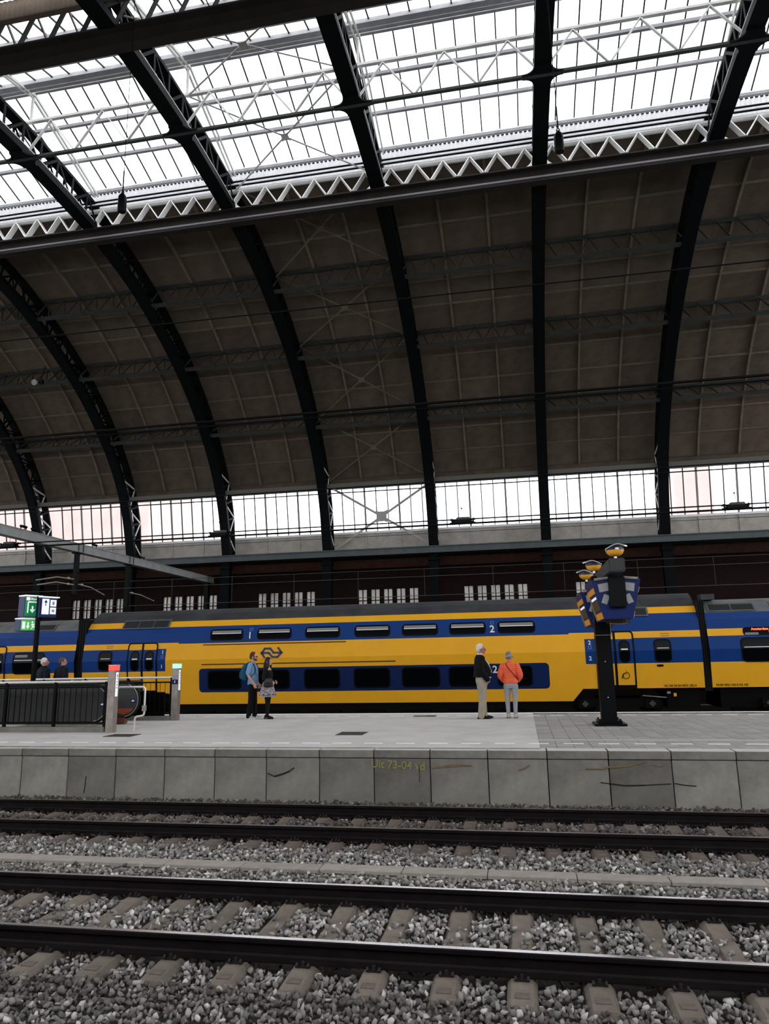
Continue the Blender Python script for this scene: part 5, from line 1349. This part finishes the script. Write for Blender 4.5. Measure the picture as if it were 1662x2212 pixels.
# --- white-haired man in the black jacket
p = Person('white-haired man with glasses in a loose black jacket and beige trousers', -1.06, 19.28, -PI/2+.28, 1.92)
M = p.head_matrix(-.30, -.05)
AN = [(-.09, .05, .085), (.09, -.06, .085)]; KN = [(-.10, .03, .49), (.10, -.01, .49)]
ARMS = [[(.195, -.02, 1.40), (.25, -.07, 1.13), (.235, .08, .93)], [(-.195, -.02, 1.40), (-.25, -.05, 1.13), (-.22, .10, .94)]]
skin_body(p, M, ARMS, AN, KN, SKIN_R, ((-.3, .5, -1), (.3, .5, -1)), ((-1, 0, 0), (1, 0, 0)), .8, jaw=1.05)
face_bits(p, M, (.4, .38, .36)); glasses(p, M, BLACK)
hair_cap(p, M, mat('hair_white', (.60, .58, .56), .75, var=.15, scale=40), .99)
g = G(); torso(g, [(.965, 0, .02, .215, .215), (1.02, 0, .03, .215, .215), (1.14, 0, .035, .205, .20), (1.26, 0, .01, .205, .165), (1.37, 0, -.02, .195, .125), (1.44, 0, -.03, .15, .085), (1.49, 0, -.03, .085, .068)])
for a in ARMS: limb(g, [a[0], a[1], Vector(a[1]).lerp(Vector(a[2]), 1.05)], [.084, .076, .068])
p.S(g); remesh(g, 'jacket', mat('jacket_black', (.002, .002, .0025), .8, var=.2, scale=7, bump=.5, bscale=14), p.root, .010, 3)
g = G(); torso(g, [(.935, 0, .05, .15, .185), (.96, 0, .05, .15, .185), (1.1, 0, .065, .14, .195), (1.26, 0, .045, .13, .155), (1.38, 0, .02, .11, .10)]); torso(g, [(1.44, 0, -.015, .075, .068), (1.525, 0, -.01, .072, .07)])
p.S(g); remesh(g, 'shirt', mat('shirt_pale_check', (.60, .60, .62), .85, var=.2, scale=30), p.root, .010, 2)
g = G(); torso(g, [(.78, 0, .01, .17, .13), (.88, 0, .01, .18, .15), (1.0, 0, .02, .165, .15)])
legs_pair(g, .092, [(-.09, .045, .06), (.09, -.065, .06)], KN, [.115, .092, .082], .86); p.S(g)
remesh(g, 'trousers', mat('trousers_beige', (.30, .265, .20), .85, var=.14, scale=6, bump=.7, bscale=12), p.root, .010, 3)
shoes(p, AN, (.1, -.08), MATS['shoe_black'], None, .30, .085)

# --- woman in the orange quilted jacket
p = Person('grey-haired woman in an orange quilted jacket and grey trousers, seen from behind', -.31, 19.42, -.04, 1.69)
M = p.head_matrix(-.55, .02)
AN = [(-.10, -.01, .085), (.09, -.03, .085)]; KN = [(-.105, .02, .48), (.10, .0, .48)]
ARMS = [[(.185, -.01, 1.38), (.285, -.06, 1.12), (.20, .13, .99)], [(-.185, -.01, 1.38), (-.285, -.06, 1.12), (-.20, .13, .99)]]
skin_body(p, M, ARMS, AN, KN, SKIN, ((-.6, 1, 0), (.6, 1, 0)), ((-1, -.4, 0), (1, -.4, 0)), .9, fem=True, jaw=.92)
face_bits(p, M, (.2, .18, .17)); glasses(p, M, BLACK)
HG = mat('hair_grey_streaked', (.40, .40, .41), .7, col2=(.06, .06, .065), scale=9, detail=6, stretch=(1, 1, 2.2))
hair_cap(p, M, HG, 1.05, lambda h: h.ball((0, -.05, .205), (.06, .06, .035), 10), .0)
g = G(); torso(g, [(.915, 0, .0, .195, .15), (.95, 0, .0, .205, .155), (1.06, 0, .0, .185, .14), (1.2, 0, .0, .195, .142), (1.33, 0, -.005, .200, .13), (1.41, 0, -.015, .165, .095), (1.46, 0, -.015, .088, .07), (1.51, 0, -.01, .078, .068)])
for a in ARMS: limb(g, a, [.085, .078, .060])
p.S(g); remesh(g, 'quilted_jacket', mat('jacket_orange', (.80, .13, .055), .55, var=.08, scale=10), p.root, .007, 3, ridges=lambda c: .0075*np.abs(np.sin(c[:, 2]*PI/.052))-.002)
g = G(); pts_ = [(-.10, -.06, 1.455), (-.085, -.125, 1.40), (-.02, -.148, 1.30), (.06, -.155, 1.20), (.13, -.148, 1.12), (.19, -.09, 1.04), (.21, .02, 1.0)]
for a, b_ in zip(pts_[:-1], pts_[1:]): g.bar(a, b_, .026, .014, up=(0, -1, .2))
p.S(g); g.build('shoulder_strap', mat('strap_dark_red', (.20, .014, .012), .6), p.root)
g = G(); torso(g, [(.78, 0, 0, .165, .115), (.86, 0, -.01, .185, .135), (.96, 0, 0, .175, .125)])
legs_pair(g, .098, [(-.10, -.01, .10), (.09, -.03, .10)], KN, [.105, .070, .050], .84); p.S(g)
remesh(g, 'trousers', mat('trousers_grey', (.30, .30, .31), .85, var=.14, scale=12, bump=.4, bscale=25), p.root, .009, 3)
shoes(p, AN, (.06, -.12), mat('shoe_pale_grey', (.42, .38, .35), .7), mat('sole_brown', (.15, .10, .08), .8), .25, .10)

# --- two people in dark coats beyond the railings
for lab, x, hm, fem, turn, gl in (('white-haired person in a dark navy coat beyond the railings, seen from behind', -14.5, mat('hair_silver', (.62, .60, .56), .75, var=.15, scale=40), False, -.75, False),
                              ('brown-haired person with glasses in a dark purple-black coat beyond the railings', -13.88, mat('hair_brown_grey', (.13, .09, .07), .7, col2=(.05, .035, .028), scale=12), True, -.85, True)):
    p = Person(lab, x, 20.0, -.45, 1.80); M = p.head_matrix(turn, .06)
    AN = [(-.10, 0, .085), (.10, 0, .085)]; KN = [(-.10, .01, .49), (.10, .01, .49)]
    ARMS = [[(.195, -.01, 1.38), (.26, -.05, 1.12), (.19, .16, 1.02)], [(-.195, -.01, 1.38), (-.26, -.05, 1.12), (-.19, .16, 1.02)]]
    skin_body(p, M, ARMS, AN, KN, SKIN_R if not fem else SKIN, ((-.6, 1, 0), (.6, 1, 0)), ((-1, -.4, 0), (1, -.4, 0)), .9, fem=fem, voxel=.007)
    face_bits(p, M, (.2, .18, .17))
    if gl: glasses(p, M, BLACK)
    hair_cap(p, M, hm, 1.03)
    g = G(); torso(g, [(.70, 0, 0, .225, .17), (.9, 0, 0, .225, .17), (1.08, 0, 0, .205, .155), (1.24, 0, 0, .215, .155), (1.35, 0, -.01, .21, .135), (1.42, 0, -.02, .17, .10), (1.47, 0, -.02, .10, .08), (1.515, 0, -.015, .085, .078)])
    for a in ARMS: limb(g, a, [.088, .08, .062])
    p.S(g); remesh(g, 'coat', mat('coat_navy', (.003, .006, .012), .8) if not fem else mat('coat_purple_black', (.007, .005, .011), .8), p.root, .011, 3)
    g = G(); torso(g, [(.68, 0, 0, .16, .11), (.85, 0, 0, .17, .12)]); legs_pair(g, .09, [(-.10, 0, .07), (.10, 0, .07)], KN, [.10, .075, .066], .80); p.S(g); remesh(g, 'trousers', MATS['trousers_black'], p.root, .012, 2)
    shoes(p, AN, (.06, -.06), MATS['shoe_black'])
